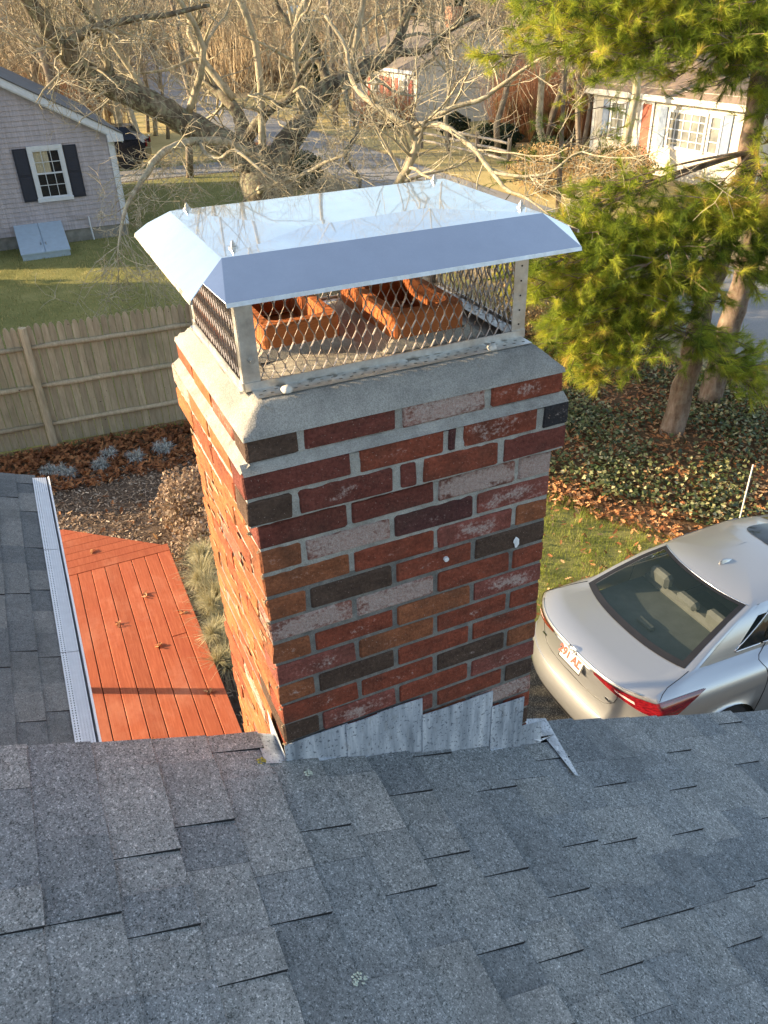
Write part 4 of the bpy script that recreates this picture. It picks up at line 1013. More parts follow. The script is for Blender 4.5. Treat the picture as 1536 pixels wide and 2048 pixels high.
# ---------------------------------------------------------------- small plants by the deck and the bed
def blades(name, base, n, L, w, mat, spread, droop=.3, parent=None, seed=0, curve=3, rnd=(0, 1)):
    rg = np.random.default_rng(seed); b = MB(); V = []; F = []; Rn = []
    for i in range(n):
        a = rg.uniform(0, 2*np.pi); t = rg.uniform(.05, spread); l = L*rg.uniform(.6, 1.15); p = np.array(base[rg.integers(len(base))])+rg.normal(0, .01, 3)*np.array([1, 1, 0])
        d = np.array([np.cos(a)*np.sin(t), np.sin(a)*np.sin(t), np.cos(t)]); s = np.array([-np.sin(a), np.cos(a), 0])*w/2
        k = len(V); 
        for j in range(curve+1):
            q = p+d*l*j/curve; d = d+np.array([0, 0, -droop/curve]); d /= np.linalg.norm(d); wd = 1-.75*j/curve; V += [q-s*wd, q+s*wd]
        r_ = rg.uniform(*rnd); Rn += [r_]*(2*(curve+1))
        for j in range(curve): F += [(k+2*j, k+2*j+1, k+2*j+3, k+2*j+2)]
    me = np_mesh(name, V, F, mat, False, Rn); return link(name, me, parent)
SPK = [(-.72, 10.1, .17, 'small silver leaved plant, leftmost of the row in the brown leaf bed'), (-.56, 10.0, .19, 'silver leaved plant second from the left in the leaf bed by the fence'), (-.44, 9.86, .16, 'low silver tuft just right of the two leftmost bed plants'),
       (0.0, 9.9, .20, 'silver leaved plant in front of the middle of the leaf bed'), (.18, 10.2, .19, 'silver tuft closest to the fence, behind the middle plant'),
       (.52, 9.9, .22, 'rounded silver plant second from the right in the bed'), (.95, 10.0, .26, 'largest silver leaved plant, rightmost in the leaf bed near the chimney')]
for i, (x, y, r_, lb) in enumerate(SPK):
    t_ = thing('silver_plant', lb, 'plant', (x, y, .02), 'silver plants in the leaf bed')
    blades('leaves', [(x+r_*.35*math.cos(q), y+r_*.35*math.sin(q), .04+.05*(q % 2)) for q in range(7)], 520, r_*.5, .014, M['silver_leaves'], 1.5, .9, t_, i+40, 2)
def shrub(name, label, cat, x, y, r_, h, mat_l, n, size, tv, tf, stems=22, seed=0, mat_s='twig_bark', group=None, tilt=.9, shell=.55, rnd=None):
    t_ = thing(name, label, cat, (x, y, float(H(x, y))), group); rg = np.random.default_rng(seed); b = MB(); z0 = float(H(x, y))
    for i in range(stems):
        a = rg.uniform(0, 6.28); q = rg.uniform(.2, .95)*r_; e = Vector((x+math.cos(a)*q, y+math.sin(a)*q, z0+h*rg.uniform(.55, .95)*(1-.3*(q/r_)**2)))
        p = Vector((x+math.cos(a)*q*.15, y+math.sin(a)*q*.15, z0)); mid = p.lerp(e, .5)+Vector((rg.normal(0, .05), rg.normal(0, .05), .05))*r_
        b.tube([p, mid, e], [.012*h+.002, .008*h+.0015, .003*h+.001], 4)
        for q_ in range(3):
            e2 = e.lerp(mid, rg.uniform(.1, .8)); b.tube([e2, e2+Vector((rg.normal(0, .18), rg.normal(0, .18), rg.uniform(0, .25)))*r_], [.004*h+.001, .0015*h+.0006], 3)
    b.build('branches', M[mat_s], t_)
    u = rg.normal(0, 1, (n, 3)); u /= np.linalg.norm(u, axis=1)[:, None]; rad = rg.uniform(shell**3, 1, n)**(1/3)
    lump = 1+.16*np.sin(u[:, 0]*5+seed)*np.sin(u[:, 1]*6)+.10*np.sin(u[:, 2]*9+seed*2)
    P = u*(rad*lump)[:, None]*np.array([r_, r_, h*.5])+np.array([x, y, z0+h*.52]); P = P[P[:, 2] > z0+.02]; k = len(P)
    rn = np.clip(rg.normal(.5, .25, k), 0, 1) if rnd is None else np.clip(rg.normal(rnd, .2, k), 0, 1)
    me = scatter('foliage', tv, tf, rots(k, tilt, rg), P, size*rg.uniform(.6, 1.3, k), mat_l, rnd=rn); o = link('foliage', me, t_); return t_
shrub('dry_shrub', 'brown dried flowering shrub at the far corner of the orange deck', 'shrub', .98, 7.45, .55, .95, M['dry_flowers'], 5200, .045, IV, IF, 40, 1, shell=.4)
shrub('dry_shrub', 'dry brown shrub between the deck edge and the chimney, in front of the larger one', 'shrub', .92, 6.65, .48, .75, M['dry_flowers'], 3200, .04, IV, IF, 34, 2, shell=.4)
t_ = thing('twiggy_shrub', 'tan green twiggy shrub sprawling over the right deck edge beside the chimney', 'shrub', (.72, 5.5, 0))
blades('stems', [(.72, 6.0, .62), (.62, 5.7, .66), (.58, 5.4, .62), (.55, 5.0, .62), (.52, 4.6, .6), (.5, 4.3, .55), (.66, 5.2, .7)], 1500, .36, .006, M['straw_stems'], 1.25, .7, t_, 9, 4)
blades('foliage', [(.64-.015*i+.06*math.sin(i), 6.1-.15*i, .66+.1*math.sin(i*2.1)) for i in range(13)], 3000, .16, .008, M['straw_stems'], 1.5, .5, t_, 10, 2, (.3, 1))

# ---------------------------------------------------------------- silver saloon car
car = thing('silver_car', 'silver four door saloon car parked on the driveway with sunlit rear and shark fin aerial', 'car', (5.7, 2.92, -.25))
CX, CY, CZ = 3.28, 2.92, -.25
NR, NS = 28, 64       # points across the rear / front and along each side
def ring(ur, uf, hv, br, bf, z, zr_=None, zf=None, pinch=0.0, pr=3.2):
    """closed outline: rear edge from +v to -v, right side, front edge, left side; z may vary from rear to front"""
    out = []
    def zz_(u):
        if callable(z): return z(u)
        return z
    for i in range(NR):
        s = 1-2*i/NR; a = abs(s); u = ur+br*a**pr; v_ = hv*s*(1-.02*a**8); out.append((u, v_, zz_(u)))
    for i in range(NS):
        s = i/NS; u = (ur+br)+(uf-bf-ur-br)*s; k = 1+.018*math.sin(math.pi*s)-pinch*(s**6); out.append((u, -hv*k, zz_(u)))
    for i in range(NR):
        s = -1+2*i/NR; a = abs(s); u = uf-bf*a**2.6; v_ = hv*s*(1-pinch); out.append((u, v_, zz_(u)))
    for i in range(NS):
        s = 1-i/NS; u = (ur+br)+(uf-bf-ur-br)*s; k = 1+.018*math.sin(math.pi*s)-pinch*(s**6); out.append((u, hv*k, zz_(u)))
    return out
def lin(*pts):
    xs_ = [p[0] for p in pts]; ys_ = [p[1] for p in pts]; return lambda u: float(np.interp(u, xs_, ys_))
rings = [
 ring(.14, 4.86, .84, .34, .6, .17, pinch=.04),
 ring(.05, 4.93, .885, .32, .62, .24, pinch=.04),
 ring(.00, 4.96, .905, .30, .64, .36, pinch=.04),
 ring(-.005, 4.96, .912, .28, .64, .50, pinch=.04),
 ring(.035, 4.94, .915, .27, .64, .585, pinch=.05),
 ring(.075, 4.92, .908, .26, .64, .68, pinch=.05),
 ring(.085, 4.88, .902, .26, .66, lin((0, .80), (2, .80), (4.9, .74)), pinch=.06),
 ring(.085, 4.80, .890, .25, .66, lin((0, .90), (1, .90), (3, .89), (4.8, .80)), pinch=.07),
 ring(.070, 4.70, .862, .25, .66, lin((0, .975), (1, .965), (3, .945), (4.7, .84)), pinch=.08),
 ring(.055, 4.60, .825, .24, .66, lin((0, 1.020), (.6, 1.015), (1.4, 1.0), (3.3, .975), (4.6, .88)), pinch=.09),
 ring(.075, 4.50, .785, .22, .60, lin((0, 1.040), (.6, 1.050), (1.4, 1.03), (3.4, .995), (4.5, .90)), pinch=.09),
 ring(.32, 4.25, .750, .16, .50, lin((.2, 1.052), (.7, 1.085), (1.4, 1.05), (3.4, 1.02), (4.3, .93)), pinch=.09),
 ring(.60, 3.70, .722, .14, .20, lin((.5, 1.085), (.8, 1.095), (1.6, 1.065), (3.2, 1.04), (3.7, 1.02)), pinch=.02, pr=2.4),   # 12 base of the glasshouse
 ring(.86, 3.44, .672, .12, .20, lin((.7, 1.205), (1.1, 1.215), (2.2, 1.22), (3.5, 1.14)), pinch=.02, pr=2.4),
 ring(1.16, 3.10, .610, .10, .18, lin((1, 1.325), (1.4, 1.335), (2.4, 1.345), (3.2, 1.27)), pinch=.02, pr=2.4),
 ring(1.40, 2.84, .555, .09, .16, lin((1.3, 1.392), (1.7, 1.410), (2.3, 1.42), (2.9, 1.35)), pinch=.02, pr=2.4),        # 15 roof edge
 ring(1.47, 2.74, .500, .09, .14, lin((1.4, 1.415), (1.8, 1.440), (2.3, 1.445), (2.8, 1.385)), pr=2.4),
 ring(1.62, 2.55, .330, .07, .10, lin((1.6, 1.448), (2.1, 1.468), (2.6, 1.43)), pr=2.4),
 ring(1.80, 2.35, .140, .04, .05, lin((1.8, 1.462), (2.1, 1.474), (2.4, 1.455)), pr=2.4)]
NP = len(rings[0]); NRG = len(rings)
RG = np.array(rings)+np.array([CX, CY, CZ])
def S(i, l):
    """surface point at fractional ring position i and level l"""
    i = i % NP; i0 = int(i); f_ = i-i0; l0 = min(int(l), NRG-2); g_ = l-l0; i1 = (i0+1) % NP
    a = RG[l0, i0]*(1-f_)+RG[l0, i1]*f_; b_ = RG[l0+1, i0]*(1-f_)+RG[l0+1, i1]*f_; return Vector(a*(1-g_)+b_*g_)
def Nrm(i, l, e=.3):
    a = S(i+e, l)-S(i-e, l); b_ = S(i, min(l+e, NRG-1.01))-S(i, max(l-e, 0)); n = a.cross(b_); n.normalize(); 
    c = Vector((CX+2.4, CY, CZ+.6)); 
    if n.dot(S(i, l)-c) < 0: n = -n
    return n
def seg(i): i %= NP; return 'rear' if i < NR else 'right' if i < NR+NS else 'front' if i < 2*NR+NS else 'left'
def glass_kind(i, l):
    if not (12 <= l < 15): return None
    i %= NP
    if 1.2 <= i < NR-1.2: return 'rear'
    if NR+NS+1 <= i < 2*NR+NS-1: return 'front'
    if NR+4 <= i < NR+NS-2 or 2*NR+NS+2 <= i < NP-4:
        if l < 14.9: return 'side'
    return None
bm = bmesh.new(); vs = [[bm.verts.new(Vector(RG[l, i])) for i in range(NP)] for l in range(NRG)]
wheels = [(1.08, -1), (3.90, -1), (1.08, 1), (3.90, 1)]
for l in range(0, 9):
    for i in range(NP):
        v_ = vs[l][i]; 
        for wu, sd in wheels:
            du = v_.co.x-CX-wu; dz = v_.co.z-CZ-.335
            if (v_.co.y-CY)*sd > .5 and .25 < math.hypot(du, dz) < .43 and dz > -.2:
                k_ = .375/math.hypot(du, dz); v_.co.x = CX+wu+du*k_; v_.co.z = CZ+.335+dz*k_
gf = {'rear': [], 'side': [], 'front': []}
for l in range(NRG-1):
    for i in range(NP):
        k = glass_kind(i, l)
        if k: continue
        q = [vs[l][i], vs[l][(i+1) % NP], vs[l+1][(i+1) % NP], vs[l+1][i]]
        c = sum((x_.co for x_ in q), Vector())/4
        if any((c.y-CY)*sd > .5 and math.hypot(c.x-CX-wu, c.z-CZ-.335) < .372 for wu, sd in wheels) and l < 8: continue
        bm.faces.new(q)
bm.faces.new(vs[-1])
for v_ in [v_ for v_ in bm.verts if not v_.link_faces]: bm.verts.remove(v_)
bmesh.ops.recalc_face_normals(bm, faces=bm.faces)
for f_ in bm.faces: f_.smooth = True
me = bpy.data.meshes.new('body'); bm.to_mesh(me); bm.free(); body = link('body', me, car, mat=M['car_paint'])
def patch(name, i0, i1, l0, l1, mat, off=.003, ni=12, nl=4, fi=None, th=0, parent=car, smooth=True):
    b = MB(); g_ = []
    for a in range(ni+1):
        for c in range(nl+1):
            s_, t_2 = a/ni, c/nl; lo, hi = (l0, l1) if fi is None else fi(s_)
            i_ = i0+(i1-i0)*s_; l_ = lo+(hi-lo)*t_2; g_.append(S(i_, l_)+Nrm(i_, l_)*off)
    F = [(a*(nl+1)+c, (a+1)*(nl+1)+c, (a+1)*(nl+1)+c+1, a*(nl+1)+c+1) for a in range(ni) for c in range(nl)]; b.add(g_, F)
    o = b.build(name, mat, parent, smooth)
    if th: md = o.modifiers.new('t', 'SOLIDIFY'); md.thickness = th; md.offset = 0
    return o
def seam(name, pts, r_=.0035, mat='car_black', parent=None, off=.001, n=6):
    b = MB(); b.tube([S(i, l)+Nrm(i, l)*off for i, l in pts], r_, n); return b.build(name, M[mat], parent or body, True)
patch('rear_window', 1.2, NR-1.2, 12.05, 14.98, M['car_glass'], .000, 24, 8)
patch('windscreen', NR+NS+1, 2*NR+NS-1, 12.05, 14.95, M['car_glass'], 0, 20, 8)
# black frit border and bright trims round the back window
for (a, c, l0, l1) in ((.85, 1.9, 12.0, 15.0), (NR-1.9, NR-.85, 12.0, 15.0)): patch('window_border', a, c, l0, l1, M['car_black'], .004, 4, 8)
patch('window_border', .9, NR-.9, 11.97, 12.2, M['car_black'], .004, 24, 2); patch('window_border', .9, NR-.9, 14.86, 15.02, M['car_black'], .004, 24, 1)
seam('trim', [(i*.5, 15.05) for i in range(1, 2*NR)], .004, 'car_chrome', off=.004)
def LAMPF(s_):
    lo = 8.2-1.75*math.sin(min(1, s_/.62)*math.pi/2); lo += max(0, s_-.62)/.38*1.9
    return (lo, 9.0-.55*s_)
for side in (0, 1):
    I = (lambda i: NR+i) if side == 0 else (lambda i: NP-i)
    panes = [(10.5, 17.5, 'quarter_window'), (18.2, 33, 'side_window'), (34.5, 58, 'side_window')]
    for a, c, nm in panes:
        fi = (lambda s_: (12.25, 12.45+2.2*min(1, s_*1.15))) if nm == 'quarter_window' else (lambda s_: (12.25, 14.65-(1.9*max(0, s_-.62)/.38 if True and a > 30 else 0)))
        patch(nm, I(a), I(c), 12.2, 14.6, M['car_side_glass'], .004, 12, 4, fi)
        e = [(I(a+(c-a)*s_/12), fi(s_/12)[1]) for s_ in range(13)]; b_ = [(I(a+(c-a)*s_/12), 12.25) for s_ in range(13)]
        seam('trim', b_, .007, 'car_chrome', off=.006); seam('trim', e, .006, 'car_chrome', off=.006)
        if nm == 'quarter_window': seam('trim', [(I(a-.4), 12.3), (I(a), 12.5)], .006, 'car_chrome', off=.006)
    patch('pillar', I(2), I(10.5), 12.0, 14.95, M['car_paint'], .002, 6, 6); patch('pillar', I(5.5), I(60), 14.6, 15.02, M['car_paint'], .0045, 30, 1)
    patch('pillar', I(4), I(60), 11.98, 12.22, M['car_paint'], .0035, 30, 1)
    patch('pillar', I(10), I(18), 14.0, 14.7, M['car_paint'], .001, 6, 2)
    for a in (19.0, 35.5, 56): seam('door_gap', [(I(a-(1.2*math.sin(l*.5) if a < 20 else 0)), l) for l in np.linspace(1.2, 12.2, 14)])
    seam('door_gap', [(I(i), 1.3) for i in range(17, 57, 2)])
    for a in (20, 39): 
        b = MB(); b.tube([S(I(a), 7.6)+Nrm(I(a), 7.6)*.012, S(I(a+.6), 7.6)+Nrm(I(a), 7.6)*.035, S(I(a+3.4), 7.6)+Nrm(I(a), 7.6)*.035, S(I(a+4), 7.6)+Nrm(I(a), 7.6)*.012], .012, 8); b.build('door_handle', M['car_chrome'], car, True)
    # tail lamp: from the boot round the corner to a point on the wing
    if side == 0:
        patch('tail_lamp', 19, NR+8.5, 6, 8, M['tail_lamp'], .010, 40, 5, LAMPF)
        patch('lamp_insert', 22.6, 25.2, 7, 7.4, M['tail_lamp_clear'], .013, 8, 2, lambda s_: (7.9-.5*s_, 8.2-.42*s_))
    else:
        patch('tail_lamp', NR-19, NP-8.5-NP, 6, 8, M['tail_lamp'], .010, 40, 5, LAMPF)
        patch('lamp_insert', NR-22.6, NR-25.2, 7, 7.4, M['tail_lamp_clear'], .013, 8, 2, lambda s_: (7.9-.5*s_, 8.2-.42*s_))
# boot lid seam, bumper line, rear lip
for pts in ([(i, 9.6) for i in np.linspace(1.2, NR-1.2, 24)],): seam('lid_edge', pts, .009, 'car_paint', off=.002)
for sgn in (0, 1):
    J = (lambda i: NR-i) if sgn == 0 else (lambda i: i)
    seam('boot_gap', [(J(-1.0), 10.6), (J(-1.6), 9.8), (J(-.6), 8.9), (J(1.5), 8.3), (J(4.5), 7.9)]); seam('boot_gap', [(J(-1.0), 10.6), (J(-.5), 11.4), (J(.2), 11.95)])
    seam('boot_gap', [(J(q), w_) for q, w_ in ((5.2, 7.4), (5.4, 6.8), (5.8, 6.2), (6.5, 5.75), (7.5, 5.5), (9, 5.4), (11.5, 5.35), (NR/2, 5.35))], .003)
seam('chrome_strip', [(i, 8.5) for i in np.linspace(9.5, NR-9.5, 16)], .0055, 'car_chrome', off=.006)
seam('bumper_crease', [(i, 4.1) for i in np.linspace(-3, NR+3, 40)], .008, 'car_paint', off=.001)
patch('lower_grille', 3, NR-3, .9, 1.9, M['car_black'], .004, 20, 2)
# number plate, leaning forward with the boot lid
pc = S(NR/2, 7.55)+Vector((-.016, 0, -.01)); PT = Matrix.Translation(pc)@Matrix.Rotation(R(20), 4, 'Y')
pt = MB(); pt.bbox(-.006, .004, -.1525, .1525, -.076, .076, .003, M=PT); plt = pt.build('number_plate', M['plate_white'], car)
fr = MB()
for (y0_, y1_, z0_, z1_) in ((-.158, .158, .076, .083), (-.158, .158, -.083, -.076), (-.158, -.1525, -.076, .076), (.1525, .158, -.076, .076)): fr.box(-.008, .004, y0_, y1_, z0_, z1_, M=PT)
fr.build('plate_frame', M['car_chrome'], plt)
def text_obj(name, s, size, mat, at, rot, parent):
    c = bpy.data.curves.new(name, 'FONT'); c.body = s; c.size = size; c.align_x = 'CENTER'; c.align_y = 'CENTER'; c.extrude = .0008; c.offset = .0042
    o = bpy.data.objects.new('tmp', c); COL.objects.link(o); dg = bpy.context.evaluated_depsgraph_get(); me = bpy.data.meshes.new_from_object(o.evaluated_get(dg)); bpy.data.objects.remove(o)
    me.transform(rot); me.materials.clear(); me.materials.append(M[mat]); return link(name, me, parent, at)
rotp = Matrix(((0, 0, -1, 0), (-1, 0, 0, 0), (0, 1, 0, 0), (0, 0, 0, 1))); rott = Matrix.Rotation(R(20), 4, 'Y')@rotp
text_obj('plate_text', '291 AL', .104, 'plate_red', PT@Vector((-.0075, .024, -.006)), rott, plt)
b = MB(); pts = [PT@Vector((-.0072, -.112+math.cos(a)*.016*(1+.3*math.sin(3*a)), .026+math.sin(a)*.016)) for a in np.linspace(0, 6, 10)]
b.add([PT@Vector((-.0074, -.112, .026))]+pts, [(0, 1+(j+1) % 10, 1+j) for j in range(10)]); b.build('plate_sticker', M['red_paint'], plt)
# oval badge above the plate
b = MB(); ec = S(NR/2, 9.35)+Vector((-.008, 0, 0)); tl = Vector((.12, 0, 1)).normalized()
def oval(a_, b__, cy=0, cz=0, r_=.0035):
    b.tube([ec+Vector((0, 1, 0))*(a_*math.cos(t2)+cy)+tl*(b__*math.sin(t2)+cz) for t2 in np.linspace(0, 2*math.pi, 25)], r_, 6)
oval(.060, .038); oval(.022, .037, r_=.003); oval(.044, .013, 0, .018, .003); b.build('badge', M['car_chrome'], car, True)
text_obj('lettering', 'LIMITED', .024, 'car_chrome', tuple(S(21, 6.05)+Nrm(21, 6.05)*.003), rotp, car)
text_obj('lettering', 'AVALON', .026, 'car_chrome', tuple(S(6.5, 6.05)+Nrm(6.5, 6.05)*.003), rotp, car)
# shark fin, sunroof
b = MB(); fx, fy, fz = CX+1.66, CY, CZ+1.449
sec = [(-.01, .004, .050), (.03, .012, .052), (.09, .020, .034), (.15, .014, .010), (.18, .003, .001)]
vsf = []; 
for (u, w, h) in sec: vsf += [(fx+u, fy-w-.006, fz-.004), (fx+u, fy-w*.35, fz+h*.7), (fx+u+.006, fy, fz+h), (fx+u, fy+w*.35, fz+h*.7), (fx+u, fy+w+.006, fz-.004)]
b.add(vsf, [(i*5+j, i*5+j+1, (i+1)*5+j+1, (i+1)*5+j) for i in range(4) for j in range(4)]+[(0, 4, 3, 2, 1)]); b.build('aerial_fin', M['car_paint'], car, True)
from mathutils.bvhtree import BVHTree
bvh = BVHTree.FromPolygons([tuple(p) for r_ in RG for p in r_], [(l*NP+i, l*NP+(i+1) % NP, (l+1)*NP+(i+1) % NP, (l+1)*NP+i) for l in range(11, NRG-1) for i in range(NP)]+[tuple((NRG-1)*NP+i for i in range(NP))])
b = MB(); gs = []; ns_ = 12
for i in range(ns_+1):
    for j in range(ns_+1):
        u, v_ = -1+2*i/ns_, -1+2*j/ns_; k = (max(abs(u), abs(v_))/max(1e-6, (abs(u)**5+abs(v_)**5)**.2)); x_, y_ = CX+2.52+.25*u*k, CY+.36*v_*k
        hit = bvh.ray_cast(Vector((x_, y_, CZ+3)), Vector((0, 0, -1)))[0]; gs.append((x_, y_, (hit.z if hit else CZ+1.46)+.004))
b.add(gs, [(i*(ns_+1)+j, (i+1)*(ns_+1)+j, (i+1)*(ns_+1)+j+1, i*(ns_+1)+j+1) for i in range(ns_) for j in range(ns_)]); b.build('sunroof', M['car_side_glass'], car, True)
# inside: parcel shelf, rear seat back, head restraints, front seats, floor
b = MB(); b.box(CX+.66, CX+1.35, CY-.62, CY+.62, CZ+.98, CZ+1.00); b.box(CX+.5, CX+3.6, CY-.78, CY+.78, CZ+.3, CZ+.32); b.build('parcel_shelf', M['shelf_fabric'], car)
b = MB(); b.bbox(CX+1.34, CX+1.50, CY-.62, CY+.62, CZ+.55, CZ+1.06, .04); b.bbox(CX+1.45, CX+2.0, CY-.62, CY+.62, CZ+.45, CZ+.60, .04); b.build('rear_seat', M['seat_leather'], car)
for v_ in (-.38, 0, .38):
    b = MB(); b.bbox(CX+1.30, CX+1.41, CY+v_-.13, CY+v_+.13, CZ+1.07, CZ+(1.23 if v_ else 1.17), .035); b.build('head_restraint', M['seat_leather'], car)
for v_ in (-.38, .38):
    b = MB(); b.bbox(CX+2.22, CX+2.36, CY+v_-.25, CY+v_+.25, CZ+.5, CZ+1.10, .05); b.bbox(CX+2.30, CX+2.8, CY+v_-.25, CY+v_+.25, CZ+.45, CZ+.60, .05); b.bbox(CX+2.20, CX+2.31, CY+v_-.13, CY+v_+.13, CZ+1.12, CZ+1.28, .035); b.build('front_seat', M['seat_leather'], car)
b = MB(); b.bbox(CX+.84, CX+.90, CY-.10, CY+.10, CZ+1.00, CZ+1.045, .01); b.build('brake_lamp', M['shelf_fabric'], car)
b = MB(); b.box(CX+.3, CX+4.6, CY-.70, CY+.70, CZ+.16, CZ+.30)
for wu, sd in wheels: b.tube([(CX+wu, CY+sd*.60, CZ+.335), (CX+wu, CY+sd*.62, CZ+.335)], .39, 24)
b.build('underbody', M['car_black'], car)
for wu, sd in wheels:
    y0_ = CY+sd*.90; wv = thing_ = None
    b = MB(); prof = [(.225, .0), (.30, -.004), (.33, -.022), (.335, -.05), (.335, -.17), (.32, -.20), (.22, -.205)]; n = 36; vv = []
    for r_, o_ in prof:
        for k in range(n): a = 2*math.pi*k/n; vv.append((CX+wu+r_*math.cos(a), y0_+sd*o_, CZ+.335+r_*math.sin(a)))
    b.add(vv, [(p_*n+k, p_*n+(k+1) % n, (p_+1)*n+(k+1) % n, (p_+1)*n+k) for p_ in range(len(prof)-1) for k in range(n)]); wh = b.build('wheel', M['tyre_rubber'], car, True)
    b = MB(); b.tube([(CX+wu, y0_-sd*.10, CZ+.335), (CX+wu, y0_-sd*.09, CZ+.335)], .222, 30); 
    for k in range(12):
        a = 2*math.pi*k/12; c0 = Vector((CX+wu, y0_-sd*.02, CZ+.335)); e = c0+Vector((math.cos(a)*.215, 0, math.sin(a)*.215)); c1 = c0+Vector((math.cos(a)*.05, 0, math.sin(a)*.05)); b.tube([c1, e], [.02, .011], 5)
    b.tube([(CX+wu+.222*math.cos(a), y0_-sd*.012, CZ+.335+.222*math.sin(a)) for a in np.linspace(0, 2*math.pi, 33)], .010, 6); b.tube([(CX+wu, y0_-sd*.04, CZ+.335), (CX+wu, y0_-sd*.008, CZ+.335)], .06, 14)
    b.build('rim', M['car_chrome'], wh, False)
# orange-tipped driveway marker behind the car
b = MB(); b.tube([(6.95, 4.45, -.2), (7.02, 4.50, .95)], .011, 6); tag(b.build('driveway_marker', M['cream_paint']), 'thin pale rod standing in the ivy just behind the car roof', 'marker')
# ---------------------------------------------------------------- neighbour's house, gable end towards us
nb = thing('gable_house', 'lilac grey shingled gable house with navy shutters beyond the stockade fence', 'house', (-1.2, 29, 0))
HX0, HX1, HY, HY1, EZ = -5.2, 2.84, 24.7, 34.0, 2.83
HM = (HX0+HX1)/2; HS = .553; RZ = EZ+HS*(HX1-HM)
m = MB(); c_ = .012
m.box(HX0+c_, HX1-c_, HY+c_, HY1, .5, EZ); m.add([(HX0, HY+c_, EZ), (HX1, HY+c_, EZ), (HM, HY+c_, RZ), (HX0, HY1, EZ), (HX1, HY1, EZ), (HM, HY1, RZ)], [(0, 1, 2), (3, 5, 4)])
m.build('wall', M['siding_lilac'], nb)
sd_ = MB(); z = .36; rr = random.Random(3)      # lapped shingle courses with butt joints
while z < RZ-.1:
    xa, xb_ = HX0, HX1
    if z > EZ: xa, xb_ = HX0+(z-EZ)/HS, HX1-(z-EZ)/HS
    x = xa
    while x < xb_-.02:
        w = rr.choice((.14, .18, .23, .28)); x2 = min(xb_, x+w); dz = rr.uniform(-.003, .003)
        if not (.50 < (x+x2)/2 < 1.48 and 1.21 < z+.06 < 2.67):
            sd_.add([(x+.002, HY-.018, z+dz), (x2-.002, HY-.018, z+dz), (x2-.002, HY+.004, z+.14), (x+.002, HY+.004, z+.14), (x+.002, HY+.01, z+dz), (x2-.002, HY+.01, z+dz)], [(0, 1, 2, 3), (4, 5, 1, 0)])
        x = x2
    z += .128
tag(sd_.build('siding', M['siding_lilac'], nb), kind='stuff')
sd_ = MB(); z = .36
while z < EZ-.05: sd_.add([(HX1+.018, HY, z), (HX1+.018, HY1, z), (HX1-.004, HY1, z+.13), (HX1-.004, HY, z+.13)], [(0, 1, 2, 3)]); z += .128
tag(sd_.build('siding', M['siding_lilac'], nb), kind='stuff')
b = MB(); b.box(HX0+.02, HX1-.03, HY+.02, HY1-.02, -.1, .5); b.build('foundation', M['concrete'], nb)
b = MB(); b.box(HX1-.13, HX1+.022, HY-.034, HY-.012, .34, EZ+.02); b.box(HX1+.018, HX1+.04, HY-.034, HY+.10, .34, EZ-.02); b.build('corner_board', M['white_paint'], nb)
for sgn, nm in ((1, 'right'), (-1, 'left')):
    b = MB(); xe = HM+sgn*(HX1-HM+.28); ze = RZ-HS*(HX1-HM+.28)
    for (h0, h1, y0_, y1_) in ((.02, .17, HY-.20, HY-.165), (-.02, .05, HY-.165, HY-.012)):
        b.add([(HM, y0_, RZ+.09+h1-.12), (xe, y0_, ze+.09+h1-.12), (xe, y0_, ze+.09+h0-.12-.06), (HM, y0_, RZ+.09+h0-.12-.06), (HM, y1_, RZ+.09+h1-.12), (xe, y1_, ze+.09+h1-.12), (xe, y1_, ze+.09+h0-.12-.06), (HM, y1_, RZ+.09+h0-.12-.06)], [(0, 1, 2, 3), (7, 6, 5, 4), (3, 2, 6, 7), (0, 4, 5, 1), (1, 5, 6, 2)])
    b.build('rake_board', M['white_paint'], nb)
b = MB(); xr_ = HX1+.30
for sgn in (1, -1):
    xe = HM+sgn*(HX1-HM+.30); ze = RZ-HS*(HX1-HM+.30); T0 = .165
    b.add([(HM, HY-.22, RZ+T0), (xe, HY-.22, ze+T0), (xe, HY1+.2, ze+T0), (HM, HY1+.2, RZ+T0), (HM, HY-.22, RZ+T0-.04), (xe, HY-.22, ze+T0-.04), (xe, HY1+.2, ze+T0-.04), (HM, HY1+.2, RZ+T0-.04)], [(0, 1, 2, 3), (7, 6, 5, 4), (0, 4, 5, 1), (1, 5, 6, 2)])
b.box(HM-.15, HM+.15, HY+.5, HY1-.5, RZ+.12, RZ+.19); b.build('roof', M['roof_grey'], nb, fix=True)
b = MB(); b.box(HX1-.14, HX1+.30, HY-.205, HY-.02, EZ-.22, EZ-.02); b.box(HX1+.05, HX1+.30, HY-.02, HY1, EZ-.10, EZ-.03); b.build('eave_return', M['white_paint'], nb)
